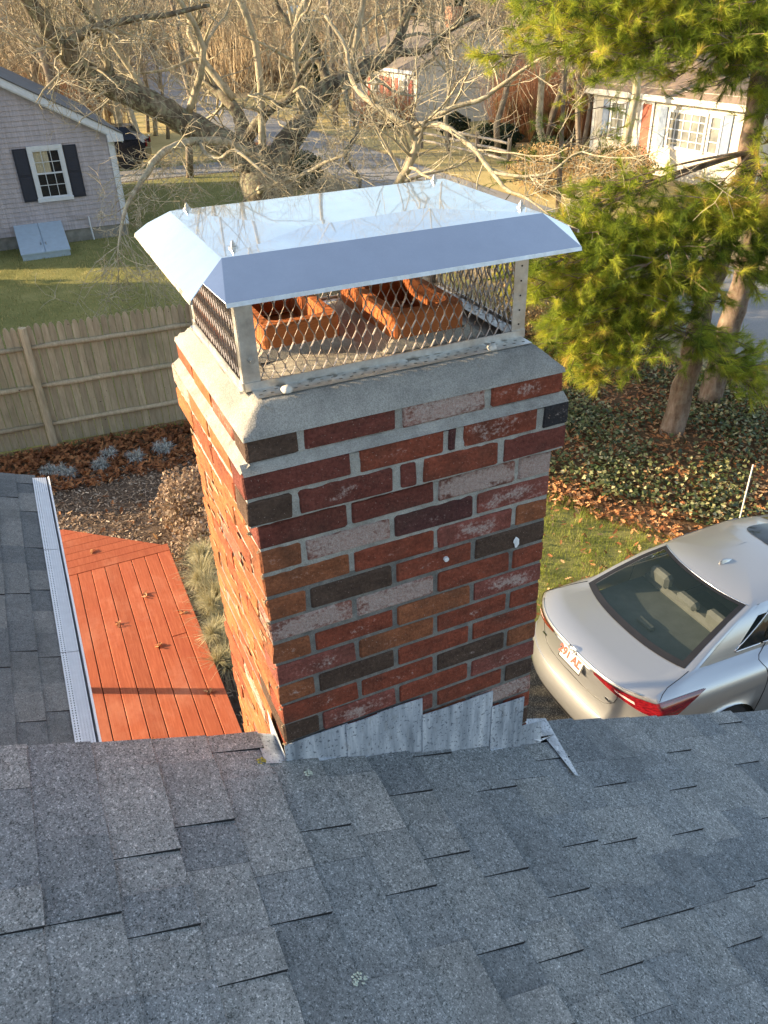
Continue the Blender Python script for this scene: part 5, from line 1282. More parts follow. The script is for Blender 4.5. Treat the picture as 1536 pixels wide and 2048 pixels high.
def sash_window(parent, x0, x1, z0, z1, y, fr_mat='white_paint', glass='window_glass', nx=2, nz=2, fw_=.10):
    """double hung window in a wall facing -y"""
    b = MB()
    b.box(x0, x0+fw_, y-.045, y, z0, z1); b.box(x1-fw_, x1, y-.045, y, z0, z1); b.box(x0, x1, y-.050, y-.001, z1-fw_, z1+.01); b.box(x0-.02, x1+.02, y-.07, y-.001, z0-.03, z0+fw_*.7)
    w_ = b.build('window', M[fr_mat], parent)
    zm = (z0+z1)/2; xi0, xi1 = x0+fw_, x1-fw_; 
    for (a, c, yy) in ((z0+fw_*.7, zm+.02, y-.012), (zm-.02, z1-fw_, y-.026)):
        s_ = MB(); k = .035; s_.box(xi0, xi0+k, yy-.012, yy+.012, a, c); s_.box(xi1-k, xi1, yy-.012, yy+.012, a, c); s_.box(xi0+k, xi1-k, yy-.0115, yy+.0115, a, a+k); s_.box(xi0+k, xi1-k, yy-.0115, yy+.0115, c-k, c)
        for i in range(1, nx): xx = xi0+(xi1-xi0)*i/nx; s_.box(xx-.008, xx+.008, yy-.008, yy+.008, a+k, c-k)
        for i in range(1, nz): zz_ = a+(c-a)*i/nz; s_.box(xi0+k, xi1-k, yy-.007, yy+.007, zz_-.008, zz_+.008)
        s_.build('sash', M[fr_mat], w_)
    p_ = MB(); p_.quad((xi0, y+.004, z0+.05), (xi1, y+.004, z0+.05), (xi1, y+.004, z1-fw_), (xi0, y+.004, z1-fw_)); p_.build('pane', M[glass], w_)
    return w_
w_ = sash_window(nb, .52, 1.46, 1.23, 2.65, HY-.018, nx=3, nz=2)
b = MB(); n = 18       # curtain behind the upper half
for i in range(n):
    xa, xb_ = .62+.42*i/n, .62+.42*(i+1)/n; ya, yb_ = HY-.003+.004*(i % 2), HY-.003+.004*((i+1) % 2)
    b.quad((xa, ya, 1.95), (xb_, yb_, 1.95), (xb_-.0, yb_, 2.55), (xa, ya, 2.55))
b.build('curtain', M['curtain'], w_)
b = MB(); b.quad((.6, HY+.009, 1.28), (1.38, HY+.009, 1.28), (1.38, HY+.009, 2.57), (.6, HY+.009, 2.57)); b.build('room', M['room_dark'], w_)
for (x0, x1) in ((.14, .51), (1.47, 1.83)):
    b = MB(); y = HY-.02; b.box(x0, x1, y-.03, y, 1.24, 2.62)
    for z0, z1 in ((1.30, 1.88), (1.96, 2.55)):
        z = z0
        while z < z1: b.add([(x0+.05, y-.036, z), (x1-.05, y-.036, z), (x1-.05, y-.030, z+.035), (x0+.05, y-.030, z+.035)], [(0, 1, 2, 3)]); z += .042
    b.build('shutter', M['navy_shutter'], nb)
# cellar bulkhead, its two sloping doors
bk = MB(); bx0_, bx1_, by_ = -.30, .96, HY-1.55
bk.add([(bx0_, HY, 0), (bx1_, HY, 0), (bx1_, HY, .62), (bx0_, HY, .62), (bx0_, by_, 0), (bx1_, by_, 0), (bx1_, by_, .16), (bx0_, by_, .16)], [(0, 3, 7, 4), (1, 5, 6, 2), (4, 7, 6, 5), (3, 2, 6, 7)])
bh = bk.build('bulkhead', M['bulkhead_paint'], nb)
for (xa, xb_) in ((bx0_-.02, .322), (.338, bx1_+.02)):
    d_ = MB(); sl = (.62-.16)/1.55
    d_.add([(xa, by_-.03, .16-sl*.03+.004), (xb_, by_-.03, .16-sl*.03+.004), (xb_, HY-.02, .62+.004), (xa, HY-.02, .62+.004), (xa, by_-.03, .16-sl*.03+.035), (xb_, by_-.03, .16-sl*.03+.035), (xb_, HY-.02, .655), (xa, HY-.02, .655)], [(4, 5, 6, 7), (0, 4, 7, 3), (1, 2, 6, 5), (0, 1, 5, 4)])
    dd = d_.build('door', M['bulkhead_paint'], bh); h = MB(); xx = xb_-.06 if xa < 0 else xa+.06; h.tube([(xx, by_+.35, .16+sl*.35+.045), (xx, by_+.47, .16+sl*.47+.045)], .012, 5); h.build('handle', M['bolt_steel'], dd)
    e = MB(); e.box(xb_-.03 if xa < 0 else xa, xb_ if xa < 0 else xa+.03, by_-.03, by_-.02, .15, .2)
b = MB(); b.box(1.40, 1.68, HY-.04, HY-.015, .62, .76)
for i in range(4): b.box(1.41, 1.67, HY-.05, HY-.04, .635+.03*i, .65+.03*i)
b.build('vent', M['siding_lilac'], nb)
b = MB(); b.tube([(1.76, HY-.05, .68), (1.76, HY-.07, .4), (1.78, HY-.07, .02)], .022, 8); b.build('pipe', M['white_paint'], nb)

# ---------------------------------------------------------------- cream house across the street, facing -x
wh = thing('cream_house', 'cream house with brown roof and slate blue shutters seen through the pine across the street', 'house', (25.5, 23, 0))
WX, WY0, WY1, WE = 21.8, 19.3, 27.6, 2.75
b = MB(); b.box(WX, WX+8, WY0, WY1, 0, WE); b.build('wall', M['siding_white'], wh)
b = MB(); z = .2
while z < WE: b.add([(WX-.02, WY0, z), (WX-.02, WY1, z), (WX-.002, WY1, z+.12), (WX-.002, WY0, z+.12)], [(0, 3, 2, 1)]); z += .12
tag(b.build('clapboard', M['siding_white'], wh), kind='stuff')
b = MB(); E0 = WE-.09      # hipped roof, its apex towards the far end
hv_ = [(WX-.35, WY0-.3, E0), (WX-.35, WY1+.3, E0), (WX+8.35, WY1+.3, E0), (WX+8.35, WY0-.3, E0), (24.5, 27.0, 4.15), (26.2, 27.0, 4.2)]
b.add(hv_+[(p[0], p[1], E0-.06) for p in hv_[:4]], [(0, 4, 1), (0, 3, 5, 4), (1, 4, 5, 2), (2, 5, 3), (0, 1, 7, 6), (0, 6, 9, 3), (9, 8, 7, 6)]); b.build('roof', M['roof_brown'], wh, fix=True)
b = MB(); b.box(WX-.36, WX-.31, WY0-.3, WY1+.3, WE-.28, WE-.09); b.box(WX-.31, WX, WY0-.3, WY1+.3, WE-.28, WE-.25); b.box(WX-.03, WX+.1, WY0-.03, WY0+.12, 0, WE-.2); b.box(WX-.03, WX+.1, WY1-.12, WY1+.03, 0, WE-.2); b.build('fascia', M['cream_paint'], wh)
def west_window(y0_, y1_, z0_, z1_, ny, nz, parent=wh):
    b = MB(); x = WX-.02; k = .09
    b.box(x-.05, x, y0_, y0_+k, z0_, z1_); b.box(x-.05, x, y1_-k, y1_, z0_, z1_); b.box(x-.055, x, y0_+k, y1_-k, z0_, z0_+k); b.box(x-.055, x, y0_+k, y1_-k, z1_-k, z1_)
    for i in range(1, ny): yy = y0_+(y1_-y0_)*i/ny; b.box(x-.03, x-.005, yy-.018, yy+.018, z0_+k, z1_-k)
    for i in range(1, nz): zz_ = z0_+(z1_-z0_)*i/nz; b.box(x-.028, x-.006, y0_+k, y1_-k, zz_-.016, zz_+.016)
    w_ = b.build('window', M['white_paint'], parent); p_ = MB(); p_.quad((x-.004, y0_+k, z0_+k), (x-.004, y1_-k, z0_+k), (x-.004, y1_-k, z1_-k), (x-.004, y0_+k, z1_-k)); p_.build('pane', M['white_house_glass'], w_)
west_window(21.35, 23.25, 1.0, 2.25, 5, 4); west_window(25.6, 26.5, 1.05, 2.3, 2, 4)
west_window(20.65, 21.25, 1.0, 2.25, 1, 3)
for y0_ in (20.25, 25.15, 26.6, 23.35):
    b = MB(); b.box(WX-.06, WX-.02, y0_, y0_+.36, 1.0, 2.3); b.build('shutter', M['slate_shutter'], wh)
b = MB(); b.box(WX-.05, WX, 24.15, 24.65, .25, 2.3); dr_ = b.build('door', M['red_paint'], wh)
b = MB(); b.box(WX-.07, WX-.045, 24.05, 24.15, .25, 2.45); b.box(WX-.07, WX-.045, 24.65, 24.75, .25, 2.45); b.box(WX-.07, WX-.045, 24.15, 24.65, 2.35, 2.45); b.build('door_frame', M['white_paint'], dr_)

# ---------------------------------------------------------------- far house with red shutters
fh = thing('far_house', 'far house with cream front, red shutters and tan roof behind the oak branches', 'house', (25, 47, 0))
FX, FY0, FY1 = 20.8, 41.4, 50.5
b = MB(); b.box(FX, FX+8, FY0, FY1, 0, 2.75); b.add([(FX, FY0, 2.75), (FX+8, FY0, 2.75), (FX+4, FY0, 4.6), (FX, FY1, 2.75), (FX+8, FY1, 2.75), (FX+4, FY1, 4.6)], [(0, 1, 2), (3, 5, 4)]); b.build('wall', M['cream_paint'], fh, fix=True)
b = MB()
for s_ in (0, 1):
    xe = FX-.35 if s_ == 0 else FX+8.35
    b.add([(xe, FY0-.3, 2.72), (FX+4, FY0-.3, 4.72), (FX+4, FY1+.3, 4.72), (xe, FY1+.3, 2.72), (xe, FY0-.3, 2.64), (FX+4, FY0-.3, 4.62), (FX+4, FY1+.3, 4.62), (xe, FY1+.3, 2.64)], [(0, 1, 2, 3), (7, 6, 5, 4), (0, 4, 5, 1), (2, 6, 7, 3), (0, 3, 7, 4)])
b.build('roof', M['roof_tan'], fh, fix=True)
b = MB(); b.box(FX-.36, FX-.3, FY0-.3, FY1+.3, 2.50, 2.66); b.build('fascia', M['white_paint'], fh)
WXo = WX; WX = FX
for (y0_, y1_) in ((42.4, 43.6), (46.2, 47.4)):
    west_window(y0_, y1_, 1.0, 2.2, 2, 3, fh)
    for (a, c) in ((y0_-.5, y0_-.05), (y1_+.05, y1_+.5)): s_ = MB(); s_.box(FX-.06, FX-.02, a, c, 1.0, 2.2); s_.build('shutter', M['red_shutter'], fh)
WX = WXo
b = MB(); b.box(FX-.05, FX, 44.6, 45.5, .2, 2.2); b.build('door', M['red_shutter'], fh)
b = MB(); b.box(FX+3.4, FX+4.1, 44, 44.8, 4, 5.4); b.build('chimney', simple('far_brick', (.42, .22, .13), .9), fh)
ga = thing('garage', 'grey brown garage with dark open doorway between the far houses', 'garage', (28, 41, 0))
GO = 4.0
b = MB(); b.box(26.4, 31, 36.2+GO, 39.6+GO, 0, 2.3); b.build('wall', M['concrete'], ga)
b = MB(); b.add([(26.1, 35.9+GO, 2.25), (31.3, 35.9+GO, 2.25), (31.3, 37.9+GO, 3.3), (26.1, 37.9+GO, 3.3), (26.1, 39.9+GO, 2.25), (31.3, 39.9+GO, 2.25)], [(0, 1, 2, 3), (3, 2, 5, 4), (0, 3, 4), (1, 5, 2)]); b.build('roof', M['roof_tan'], ga)
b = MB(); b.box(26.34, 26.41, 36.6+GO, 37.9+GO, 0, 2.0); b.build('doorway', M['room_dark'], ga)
b = MB(); b.box(26.33, 26.4, 38.1+GO, 39.3+GO, 0, 1.5); b.build('door', M['cream_paint'], ga)

gh = thing('tan_house', 'far house with long tan roof at the top of the picture behind the pine', 'house', (38, 52, 0))
b = MB(); b.box(34, 46, 44, 52, 0, 3); b.build('wall', M['siding_white'], gh)
b = MB(); b.add([(33.5, 43.5, 3.0), (46.5, 43.5, 3.0), (46.5, 48, 4.9), (33.5, 48, 4.9), (33.5, 52.5, 3), (46.5, 52.5, 3)], [(0, 1, 2, 3), (3, 2, 5, 4), (0, 3, 4), (1, 5, 2)]); b.build('roof', M['roof_brown'], gh)
simple('pole_grey', (0.42, 0.37, 0.30), 0.9, var=.2, scale=6)
# ---------------------------------------------------------------- street furniture and yard things
pole = thing('utility_pole', 'tall wooden utility pole by the street in front of the far houses', 'utility pole', (17.3, 44.5, 0))
b = MB(); b.tube([(17.3, 44.5, 0), (17.3, 44.5, 9.5)], [.16, .11], 10); b.build('pole', M['pole_wood'], pole, True)
b = MB(); b.box(16.2, 18.4, 44.43, 44.57, 8.6, 8.72); b.build('crossarm', M['pole_wood'], pole)
b = MB(); b.tube([(17.2, 44.4, 5.15), (16.4, 44.0, 5.45), (15.4, 43.6, 5.5)], .035, 6); b.build('lamp_arm', M['lamp_grey'], pole, True)
b = MB(); b.tube([(15.55, 43.66, 5.5), (15.3, 43.56, 5.52), (14.9, 43.4, 5.5), (14.6, 43.3, 5.44)], [.09, .19, .20, .07], 10); b.build('lamp_head', M['lamp_grey'], pole, True)
for (z, o_, lb) in ((6.6, 0, 'upper telephone cable strung from the utility pole over the street'), (5.15, .2, 'lower sagging cable strung from the utility pole toward the right')):
    b = MB(); pts = []
    for i in range(25): 
        t_2 = i/24; x = 17.3-26*t_2*(-1 if o_ else 1)+.0; y = 44.5+ (6*t_2 if not o_ else -14*t_2); pts.append((x+o_, y, z-1.1*4*t_2*(1-t_2)*.5))
    b.tube(pts, .018, 4, cap=False); tag(b.build('cable', M['cable_black']), lb, 'cable')
sf = thing('split_rail_fence', 'silvery split rail fence beside the street on the right hand lawn', 'fence', (17.8, 32, 0))
pp = [(17.6, 34.5), (17.75, 32.2), (17.85, 29.9), (17.95, 27.6)]
for (x, y) in pp: b = MB(); b.bbox(x-.07, x+.07, y-.05, y+.05, 0, 1.15, .01); b.build('post', M['pole_wood'], sf)
for (x0, y0_), (x1, y1_) in zip(pp[:-1], pp[1:]):
    for z in (.35, .65, .95):
        b = MB(); b.tube([(x0, y0_, z), ((x0+x1)/2, (y0_+y1_)/2, z+.02), (x1, y1_, z)], .055, 5); b.build('rail', M['pole_grey'], sf, True)
bin_ = thing('blue_bin', 'small blue violet upright container at the far end of the street', 'bin', (18.3, 79, float(H(18.3, 79))))
b = MB(); z0 = float(H(18.3, 79)); b.bbox(17.9, 18.7, 78.7, 79.4, z0, z0+2.0, .08); b.build('body', M['violet_plastic'], bin_); b = MB(); b.bbox(17.85, 18.75, 78.62, 79.45, z0+2.0, z0+2.12, .04); b.build('lid', M['violet_plastic'], bin_)
wf = thing('white_yard_fence', 'low white fence panel beside the foot of the utility pole', 'fence', (18.2, 43.6, 0))
for i in range(9): b = MB(); b.box(17.75+i*.16, 17.85+i*.16, 43.6, 43.63, .05, .75); b.build('picket', M['white_paint'], wf)
b = MB(); b.box(17.7, 19.15, 43.63, 43.66, .2, .28); b.box(17.7, 19.15, 43.63, 43.66, .55, .63); b.build('rail', M['white_paint'], wf)
# dark car half hidden behind the neighbour's house: same ring idea, coarser
dc = thing('dark_car', 'black car parked on the side drive, only its tail showing behind the lilac house', 'car', (3.6, 38.6, 0))
b = MB(); prof = [(0, .35), (0, .95), (.25, 1.15), (.7, 1.62), (2.6, 1.68), (3.4, 1.15), (4.4, 1.0), (4.5, .4)]; hv = [.86, .9, .86, .66, .66, .84, .84, .8]
ux, uy = Vector((-.96, .28, 0)), Vector((.28, .96, 0)); o_ = Vector((5.85, 37.5, 0))
L_ = [o_+ux*u+uy*h+Vector((0, 0, z)) for (u, z), h in zip(prof, hv)]; R__ = [o_+ux*u-uy*h+Vector((0, 0, z)) for (u, z), h in zip(prof, hv)]; n = len(prof)
b.add(L_+R__, [(i, i+1, n+i+1, n+i) for i in range(n-1)]+[tuple(range(n))[::-1], tuple(range(n, 2*n)), (n-1, 0, n, 2*n-1)]); b.build('body', M['dark_suv_paint'], dc, fix=True)
for s_ in (-1, 1):
    b = MB(); p = o_+ux*-.015+uy*s_*.68+Vector((0, 0, .98)); b.box(-.03, .03, -.12, .12, -.13, .13, M=Matrix.Translation(p)); b.build('tail_lamp', M['tail_lamp'], dc)
    for u in (.9, 3.5): b = MB(); p = o_+ux*u+uy*s_*.8+Vector((0, 0, .34)); b.tube([p, p+uy*s_*.12], .34, 16); b.build('wheel', M['tyre_rubber'], dc)

# garden shrubs in the middle distance
shrub('round_shrub', 'rounded green evergreen shrub at the street edge right of the oak trunk', 'shrub', 9.7, 28.9, .95, 1.25, M['evergreen_leaves'], 5000, .09, IV, IF, 14, 21, shell=.7, rnd=.6)
shrub('round_shrub', 'purplish brown rounded shrub left of the green one by the street', 'shrub', 8.7, 31.0, 1.0, 1.4, M['russet_twigs'], 3500, .07, CV, CF, 26, 22, shell=.5, rnd=.2)
shrub('round_shrub', 'low dark evergreen on the right lawn behind the split rail fence', 'shrub', 20.1, 32.0, 1.0, 1.1, M['evergreen_leaves'], 3500, .1, IV, IF, 12, 23, shell=.7, rnd=.3)
shrub('round_shrub', 'small dark clipped ball shrub beyond the split rail fence', 'shrub', 20.4, 36.6, .75, 1.1, M['evergreen_leaves'], 2500, .1, IV, IF, 12, 24, shell=.8, rnd=.1)
shrub('tall_grass', 'straw coloured brush clump just right of the chimney cap behind the driveway lawn', 'shrub', 6.3, 10.6, 1.2, 1.9, M['tan_leaves'], 5200, .05, CV, CF, 90, 25, group=None, rnd=.6)
brush = [(8.6, 11.0, 1.1, 1.7, 'tan_leaves', .55), (9.6, 12.6, 1.2, 1.9, 'tan_leaves', .5), (16.6, 23.0, 1.3, 1.6, 'tan_leaves', .6), (17.8, 20.9, 1.4, 1.8, 'tan_leaves', .55), (19.0, 26.6, 1.0, 1.2, 'evergreen_leaves', .6), (19.2, 22.4, 1.2, 1.3, 'evergreen_leaves', .75)]
bl = ['tan leaved shrub nearest the ivy bed behind the pine boughs', 'brown leaved shrub second behind the pine boughs', 'golden brown shrub across the street below the cream house', 'tan shrub before the cream house window', 'dark green shrub at the left corner of the cream house lawn', 'olive shrub in front of the red door of the cream house']
for i, (x, y, r_, h, mt, rn) in enumerate(brush):
    shrub('leafy_shrub', bl[i], 'shrub', x, y, r_, h, M[mt], 4200, .075, LV if mt == 'tan_leaves' else IV, LF if mt == 'tan_leaves' else IF, 40, 30+i, group='brush between the pine and the street', shell=.35, rnd=rn)
for i, (x, y, r_, h, lb) in enumerate([(23.6, 34.6, 2.6, 3.4, 'russet thicket of upright stems left of the cream house'), (25.4, 32.2, 2.2, 3.2, 'russet thicket of upright stems touching the cream house roof line'), (3.0, 46, 3.2, 3.6, 'rusty red brush behind the roof of the lilac house'), (19.6, 42.6, 1.6, 1.7, 'low rusty shrub beside the utility pole')]):
    t_ = thing('russet_thicket', lb, 'thicket', (x, y, 0)); rg = np.random.default_rng(70+i)
    pts = [(x+rg.normal(0, r_*.45), y+rg.normal(0, r_*.45), .02) for _ in range(60)]
    blades('stems', pts, 2600, h, .018, M['russet_twigs'], .5, .08, t_, 80+i, 3)
    blades('leaves', [(p[0], p[1], h*.35) for p in pts]+[(p[0], p[1], .1) for p in pts], 2600, h*.25, .06, M['tan_leaves'], 1.4, .4, t_, 90+i, 1, (.1, .9))
OAK_LIMBS = {
 'left': [(4.61,15.58,2.93,0.400), (3.87,15.65,3.45,0.310), (3.16,15.66,3.90,0.280), (2.54,15.50,4.30,0.260), (1.91,15.42,4.58,0.240), (1.44,15.29,4.89,0.230), (1.17,15.13,5.21,0.200), (0.98,14.95,5.51,0.180), (0.82,14.76,5.83,0.160), (0.67,14.56,6.19,0.140), (0.51,14.36,6.56,0.110)],
 'right': [(4.68,15.66,2.86,0.360), (5.14,15.59,3.35,0.290), (5.51,15.62,3.73,0.260), (5.80,15.77,4.06,0.230), (6.14,15.77,4.31,0.210), (6.62,15.71,4.46,0.190), (7.09,15.63,4.66,0.180), (7.51,15.57,4.86,0.160), (7.66,15.51,5.16,0.130), (7.82,15.55,5.50,0.110), (8.15,15.39,5.90,0.090)],
 'mid': [(4.51,15.73,3.01,0.280), (4.38,16.03,3.41,0.190), (4.43,16.38,3.79,0.160), (4.31,16.75,4.13,0.130), (4.14,17.02,4.31,0.110), (3.99,17.28,4.57,0.100), (3.92,17.52,5.11,0.090), (4.15,17.58,5.53,0.070), (4.07,17.70,6.13,0.050)],
 'mid2': [(4.38,16.03,3.41,0.150), (4.68,15.79,3.82,0.130), (4.88,15.54,4.05,0.100), (5.17,15.26,4.23,0.080), (5.32,15.03,4.61,0.060), (5.65,14.72,5.02,0.050)],
 'pale': [(4.32,15.50,3.24,0.130), (3.71,14.98,3.58,0.110), (3.14,14.51,3.70,0.100), (2.59,14.00,3.73,0.090), (2.14,13.45,3.63,0.085), (1.78,12.96,3.40,0.070), (1.42,12.55,3.13,0.045), (1.24,12.23,2.91,0.030), (1.10,11.97,2.66,0.018), (1.02,11.82,2.45,0.009)],
 'pale2': [(3.14,14.51,3.70,0.070), (3.08,13.88,3.57,0.050), (3.19,13.34,3.55,0.045), (3.38,13.00,3.71,0.040), (3.63,12.47,3.45,0.035), (3.85,12.16,3.24,0.020)],
 'low': [(4.35,15.18,2.63,0.120), (4.14,13.72,2.97,0.070), (4.37,12.64,3.26,0.050), (4.59,11.96,3.54,0.040), (4.76,11.49,3.70,0.030)],
 'front': [(4.37,14.47,1.01,0.140), (5.05,12.18,2.28,0.120), (5.28,11.14,2.98,0.100), (5.36,10.73,3.36,0.095), (5.45,10.52,3.65,0.090), (5.50,10.43,3.90,0.085), (5.44,10.48,4.09,0.080), (5.30,10.57,4.23,0.070), (5.09,10.80,4.41,0.065), (4.94,11.09,4.56,0.060), (4.86,11.36,4.82,0.050), (4.89,11.59,5.20,0.040), (4.71,11.88,5.59,0.030)],
 'front2': [(5.47,10.46,4.04,0.070), (5.63,10.19,4.25,0.060), (5.81,9.88,4.43,0.050), (6.11,9.61,4.53,0.045), (6.35,9.37,4.74,0.040), (6.58,9.12,4.95,0.030), (6.90,8.80,5.18,0.015)],
 'front3': [(5.47,10.48,4.17,0.070), (5.65,9.94,4.21,0.065), (5.72,9.55,4.11,0.055), (5.78,9.14,3.96,0.050), (5.82,8.72,3.72,0.045), (5.87,8.41,3.54,0.035), (5.96,8.10,3.49,0.025), (6.10,7.71,3.32,0.012)],
 'front4': [(5.82,8.72,3.72,0.035), (6.05,8.33,3.71,0.030), (6.29,8.06,3.77,0.025), (6.47,7.85,3.99,0.020), (6.65,7.73,4.05,0.010)],
 'r5': [(7.09,15.63,4.66,0.100), (6.32,15.27,4.28,0.070), (6.30,14.67,3.62,0.060), (5.78,14.07,3.29,0.050), (5.77,13.36,2.95,0.040), (5.59,13.15,2.65,0.020)],
 'r6': [(6.14,15.77,4.31,0.120), (6.11,16.03,4.70,0.090), (5.84,16.36,5.14,0.070), (5.57,16.67,5.66,0.050), (5.42,16.71,6.08,0.040)],
 'top': [(1.17,15.13,5.21,0.120), (1.62,14.68,5.49,0.080), (2.25,14.40,5.61,0.060), (2.79,14.20,5.66,0.050), (3.49,13.94,5.77,0.030)],
 'top2': [(1.91,15.42,4.58,0.100), (1.89,15.24,5.02,0.080), (1.79,15.07,5.48,0.070), (1.51,14.90,5.91,0.050)],
 'r7': [(7.51,15.57,4.86,0.100), (8.05,15.19,4.89,0.080), (8.45,14.89,5.23,0.060), (8.91,14.52,5.46,0.040)],
}
PINE_STEMS = {
 'trunk1': [(8.13,7.01,-0.18,0.190), (8.19,6.96,0.55,0.165), (8.28,7.00,1.31,0.150), (8.37,7.04,1.88,0.145), (8.51,7.03,2.57,0.140), (8.63,6.98,3.23,0.135), (8.71,7.07,3.95,0.130), (8.81,7.23,4.63,0.120), (8.99,7.39,5.29,0.110), (9.15,7.52,6.02,0.100)],
 'trunk2': [(9.39,7.54,-0.05,0.190), (9.49,7.57,0.72,0.180), (9.65,7.64,1.49,0.170), (9.74,7.65,2.10,0.165), (9.87,7.66,2.97,0.150), (10.07,7.69,4.02,0.140), (10.24,7.79,5.23,0.120)],
 'extra': [(8.79,8.57,5.96,0.100), (8.88,8.49,5.62,0.090), (8.92,8.31,5.28,0.080), (9.04,8.17,4.98,0.070), (9.13,7.93,4.75,0.050)],
}
PINE_LOW = [(6.14,7.96,3.40), (5.98,7.50,3.13), (5.71,7.35,2.88), (5.73,7.24,2.58), (5.83,7.05,2.29), (5.93,6.80,1.88), (6.07,6.67,1.55), (6.42,6.57,1.38), (6.66,6.50,1.64), (6.26,6.66,2.14), (6.06,6.90,2.68), (6.39,6.89,3.01), (6.85,6.80,3.10), (6.91,6.58,2.64), (6.95,6.61,2.10), (7.30,6.49,1.94), (7.37,6.51,2.46), (7.25,6.67,2.95), (7.59,6.58,3.23), (7.97,6.38,2.92), (7.61,6.51,3.54), (8.21,6.36,3.20), (8.33,6.35,3.61), (6.68,7.05,3.44), (6.45,7.35,3.41), (7.16,6.77,3.43), (8.10,6.28,1.36), (8.50,6.11,1.28), (8.05,6.47,1.60), (6.04,6.91,2.30), (6.51,6.75,2.53), (5.97,7.17,2.88), (6.81,6.68,2.30), (7.99,6.33,3.29), (6.14,6.76,1.85), (8.47,6.31,2.99)]
PINE_UP = [(6.08,8.75,5.44), (6.14,8.47,5.17), (6.28,8.26,5.38), (6.29,8.12,5.06), (6.46,8.02,5.53), (6.52,7.84,5.17), (6.56,7.66,4.91), (6.76,7.53,5.37), (6.77,7.39,5.07), (6.85,7.16,4.81), (6.95,7.06,4.60), (7.11,7.11,5.16), (7.21,6.99,4.85), (7.31,6.86,4.54), (7.44,6.71,4.38), (7.65,6.70,4.74), (7.66,6.73,5.15), (8.05,6.55,4.46), (8.19,6.61,4.97), (8.16,6.66,4.16), (7.16,7.34,5.51), (6.73,7.82,5.62), (7.64,7.05,5.54), (8.05,6.75,3.99), (8.47,6.61,4.03), (7.80,7.95,3.99), (8.05,7.44,3.91), (7.62,8.19,3.72), (7.23,8.19,3.50)]
# ---------------------------------------------------------------- the old oak
def rnd_dir(rg, d, ang):
    o = d.orthogonal().normalized(); o.rotate(Matrix.Rotation(rg.uniform(0, 2*math.pi), 3, d)); a = rg.uniform(ang*.5, ang*1.2)
    return (d*math.cos(a)+o*math.sin(a)).normalized()
def grow(big, fine, p, d, L, r_, lvl, rg, upb=.25, gn=.35):
    n = max(3, int(L/.22)); pts = [p.copy()]; rad = [r_]; q = p.copy(); dd = d.copy()
    for i in range(n):
        dd = (dd+Vector((rg.normal(0, gn), rg.normal(0, gn), rg.normal(0, gn)+upb*.4))*.5).normalized(); q = q+dd*(L/n); pts.append(q.copy()); rad.append(max(.0028, r_*(1-.75*(i+1)/n)))
    (big if r_ > .02 else fine).tube(pts, rad, 6 if r_ > .03 else (4 if r_ > .012 else 3), cap=False)
    if lvl <= 0: return
    k = {3: 5, 2: 5, 1: 4}[min(3, lvl)]
    for _ in range(k):
        t_ = rg.uniform(.2, 1); i = min(n-1, int(t_*n)); a = pts[i].lerp(pts[i+1], t_*n-i); dloc = (pts[i+1]-pts[i]).normalized(); rr_ = max(.004, rad[i]*rg.uniform(.45, .7))
        grow(big, fine, a, rnd_dir(rg, dloc, 1.05), L*rg.uniform(.38, .62), rr_, lvl-1, rg, upb, gn)
def smooth_limb(pts, rg, sub=3):
    P_ = [Vector(p[:3]) for p in pts]; r_ = [p[3] for p in pts]; out = []; rad = []
    for i in range(len(P_)-1):
        p0, p1, p2, p3 = P_[max(i-1, 0)], P_[i], P_[i+1], P_[min(i+2, len(P_)-1)]
        for s in range(sub):
            t_ = s/sub; out.append(.5*((2*p1)+(p2-p0)*t_+(2*p0-5*p1+4*p2-p3)*t_*t_+(3*p1-p0-3*p2+p3)*t_**3)+Vector(rg.normal(0, .12, 3))*r_[i]*(.6 if i else 0)); rad.append(r_[i]*(1-t_)+r_[i+1]*t_)
    out.append(P_[-1]); rad.append(r_[-1]); return out, rad
oak = thing('oak_tree', 'large bare spreading oak with lichen grey limbs behind the chimney cap', 'tree', (4.6, 15.5, 0))
rg = np.random.default_rng(12)
tr = MB(); o_pts = [(4.62, 15.5, -.05, .72), (4.6, 15.5, .5, .60), (4.58, 15.52, 1.3, .54), (4.58, 15.55, 2.2, .53), (4.58, 15.6, 2.75, .50), (4.62, 15.6, 3.1, .34)]
pt, rd = smooth_limb(o_pts, rg, 4); tr.tube(pt, rd, 16); tr.build('trunk', M['oak_bark'], oak, True)
pale = {'pale', 'pale2', 'front', 'front2', 'front3', 'front4', 'low'}
big, fine = MB(), MB()
for nm, pts in OAK_LIMBS.items():
    pt, rd = smooth_limb(pts, rg, 4); rd = [q*(.72 if nm in pale else .86) for q in rd]; lm = MB(); lm.tube(pt, rd, 10 if rd[0] > .1 else 7); 
    lo = lm.build('limb', M['twig_bark' if nm in pale else 'oak_bark'], oak, True)
    tot = sum((pt[i+1]-pt[i]).length for i in range(len(pt)-1)); nb_ = int(tot*(9.0 if nm in ('pale', 'pale2', 'low') else (3.4 if nm in pale else 4.6)))
    for _ in range(nb_):
        i = rg.integers(len(pt)//(6 if nm in pale else 4), len(pt)-1); a = pt[i]; d = (pt[i+1]-pt[i]).normalized(); r0 = min(rd[i]*.5, .045)*rg.uniform(.35, 1)
        dr = nm in ('pale', 'pale2', 'low')
        if dr: dv = (rnd_dir(rg, d, 1.0)+Vector((0, -.1, -.35))).normalized(); grow(big, fine, a, dv, rg.uniform(.4, 1.35), max(.008, r0*.55), 2, rg, -.2, .42)
        else: grow(big, fine, a, rnd_dir(rg, d, 1.15), rg.uniform(.7, 1.9), max(.010, r0), 2 if nm in pale else (3 if rg.random() < .35 else 2), rg, .15, .38)
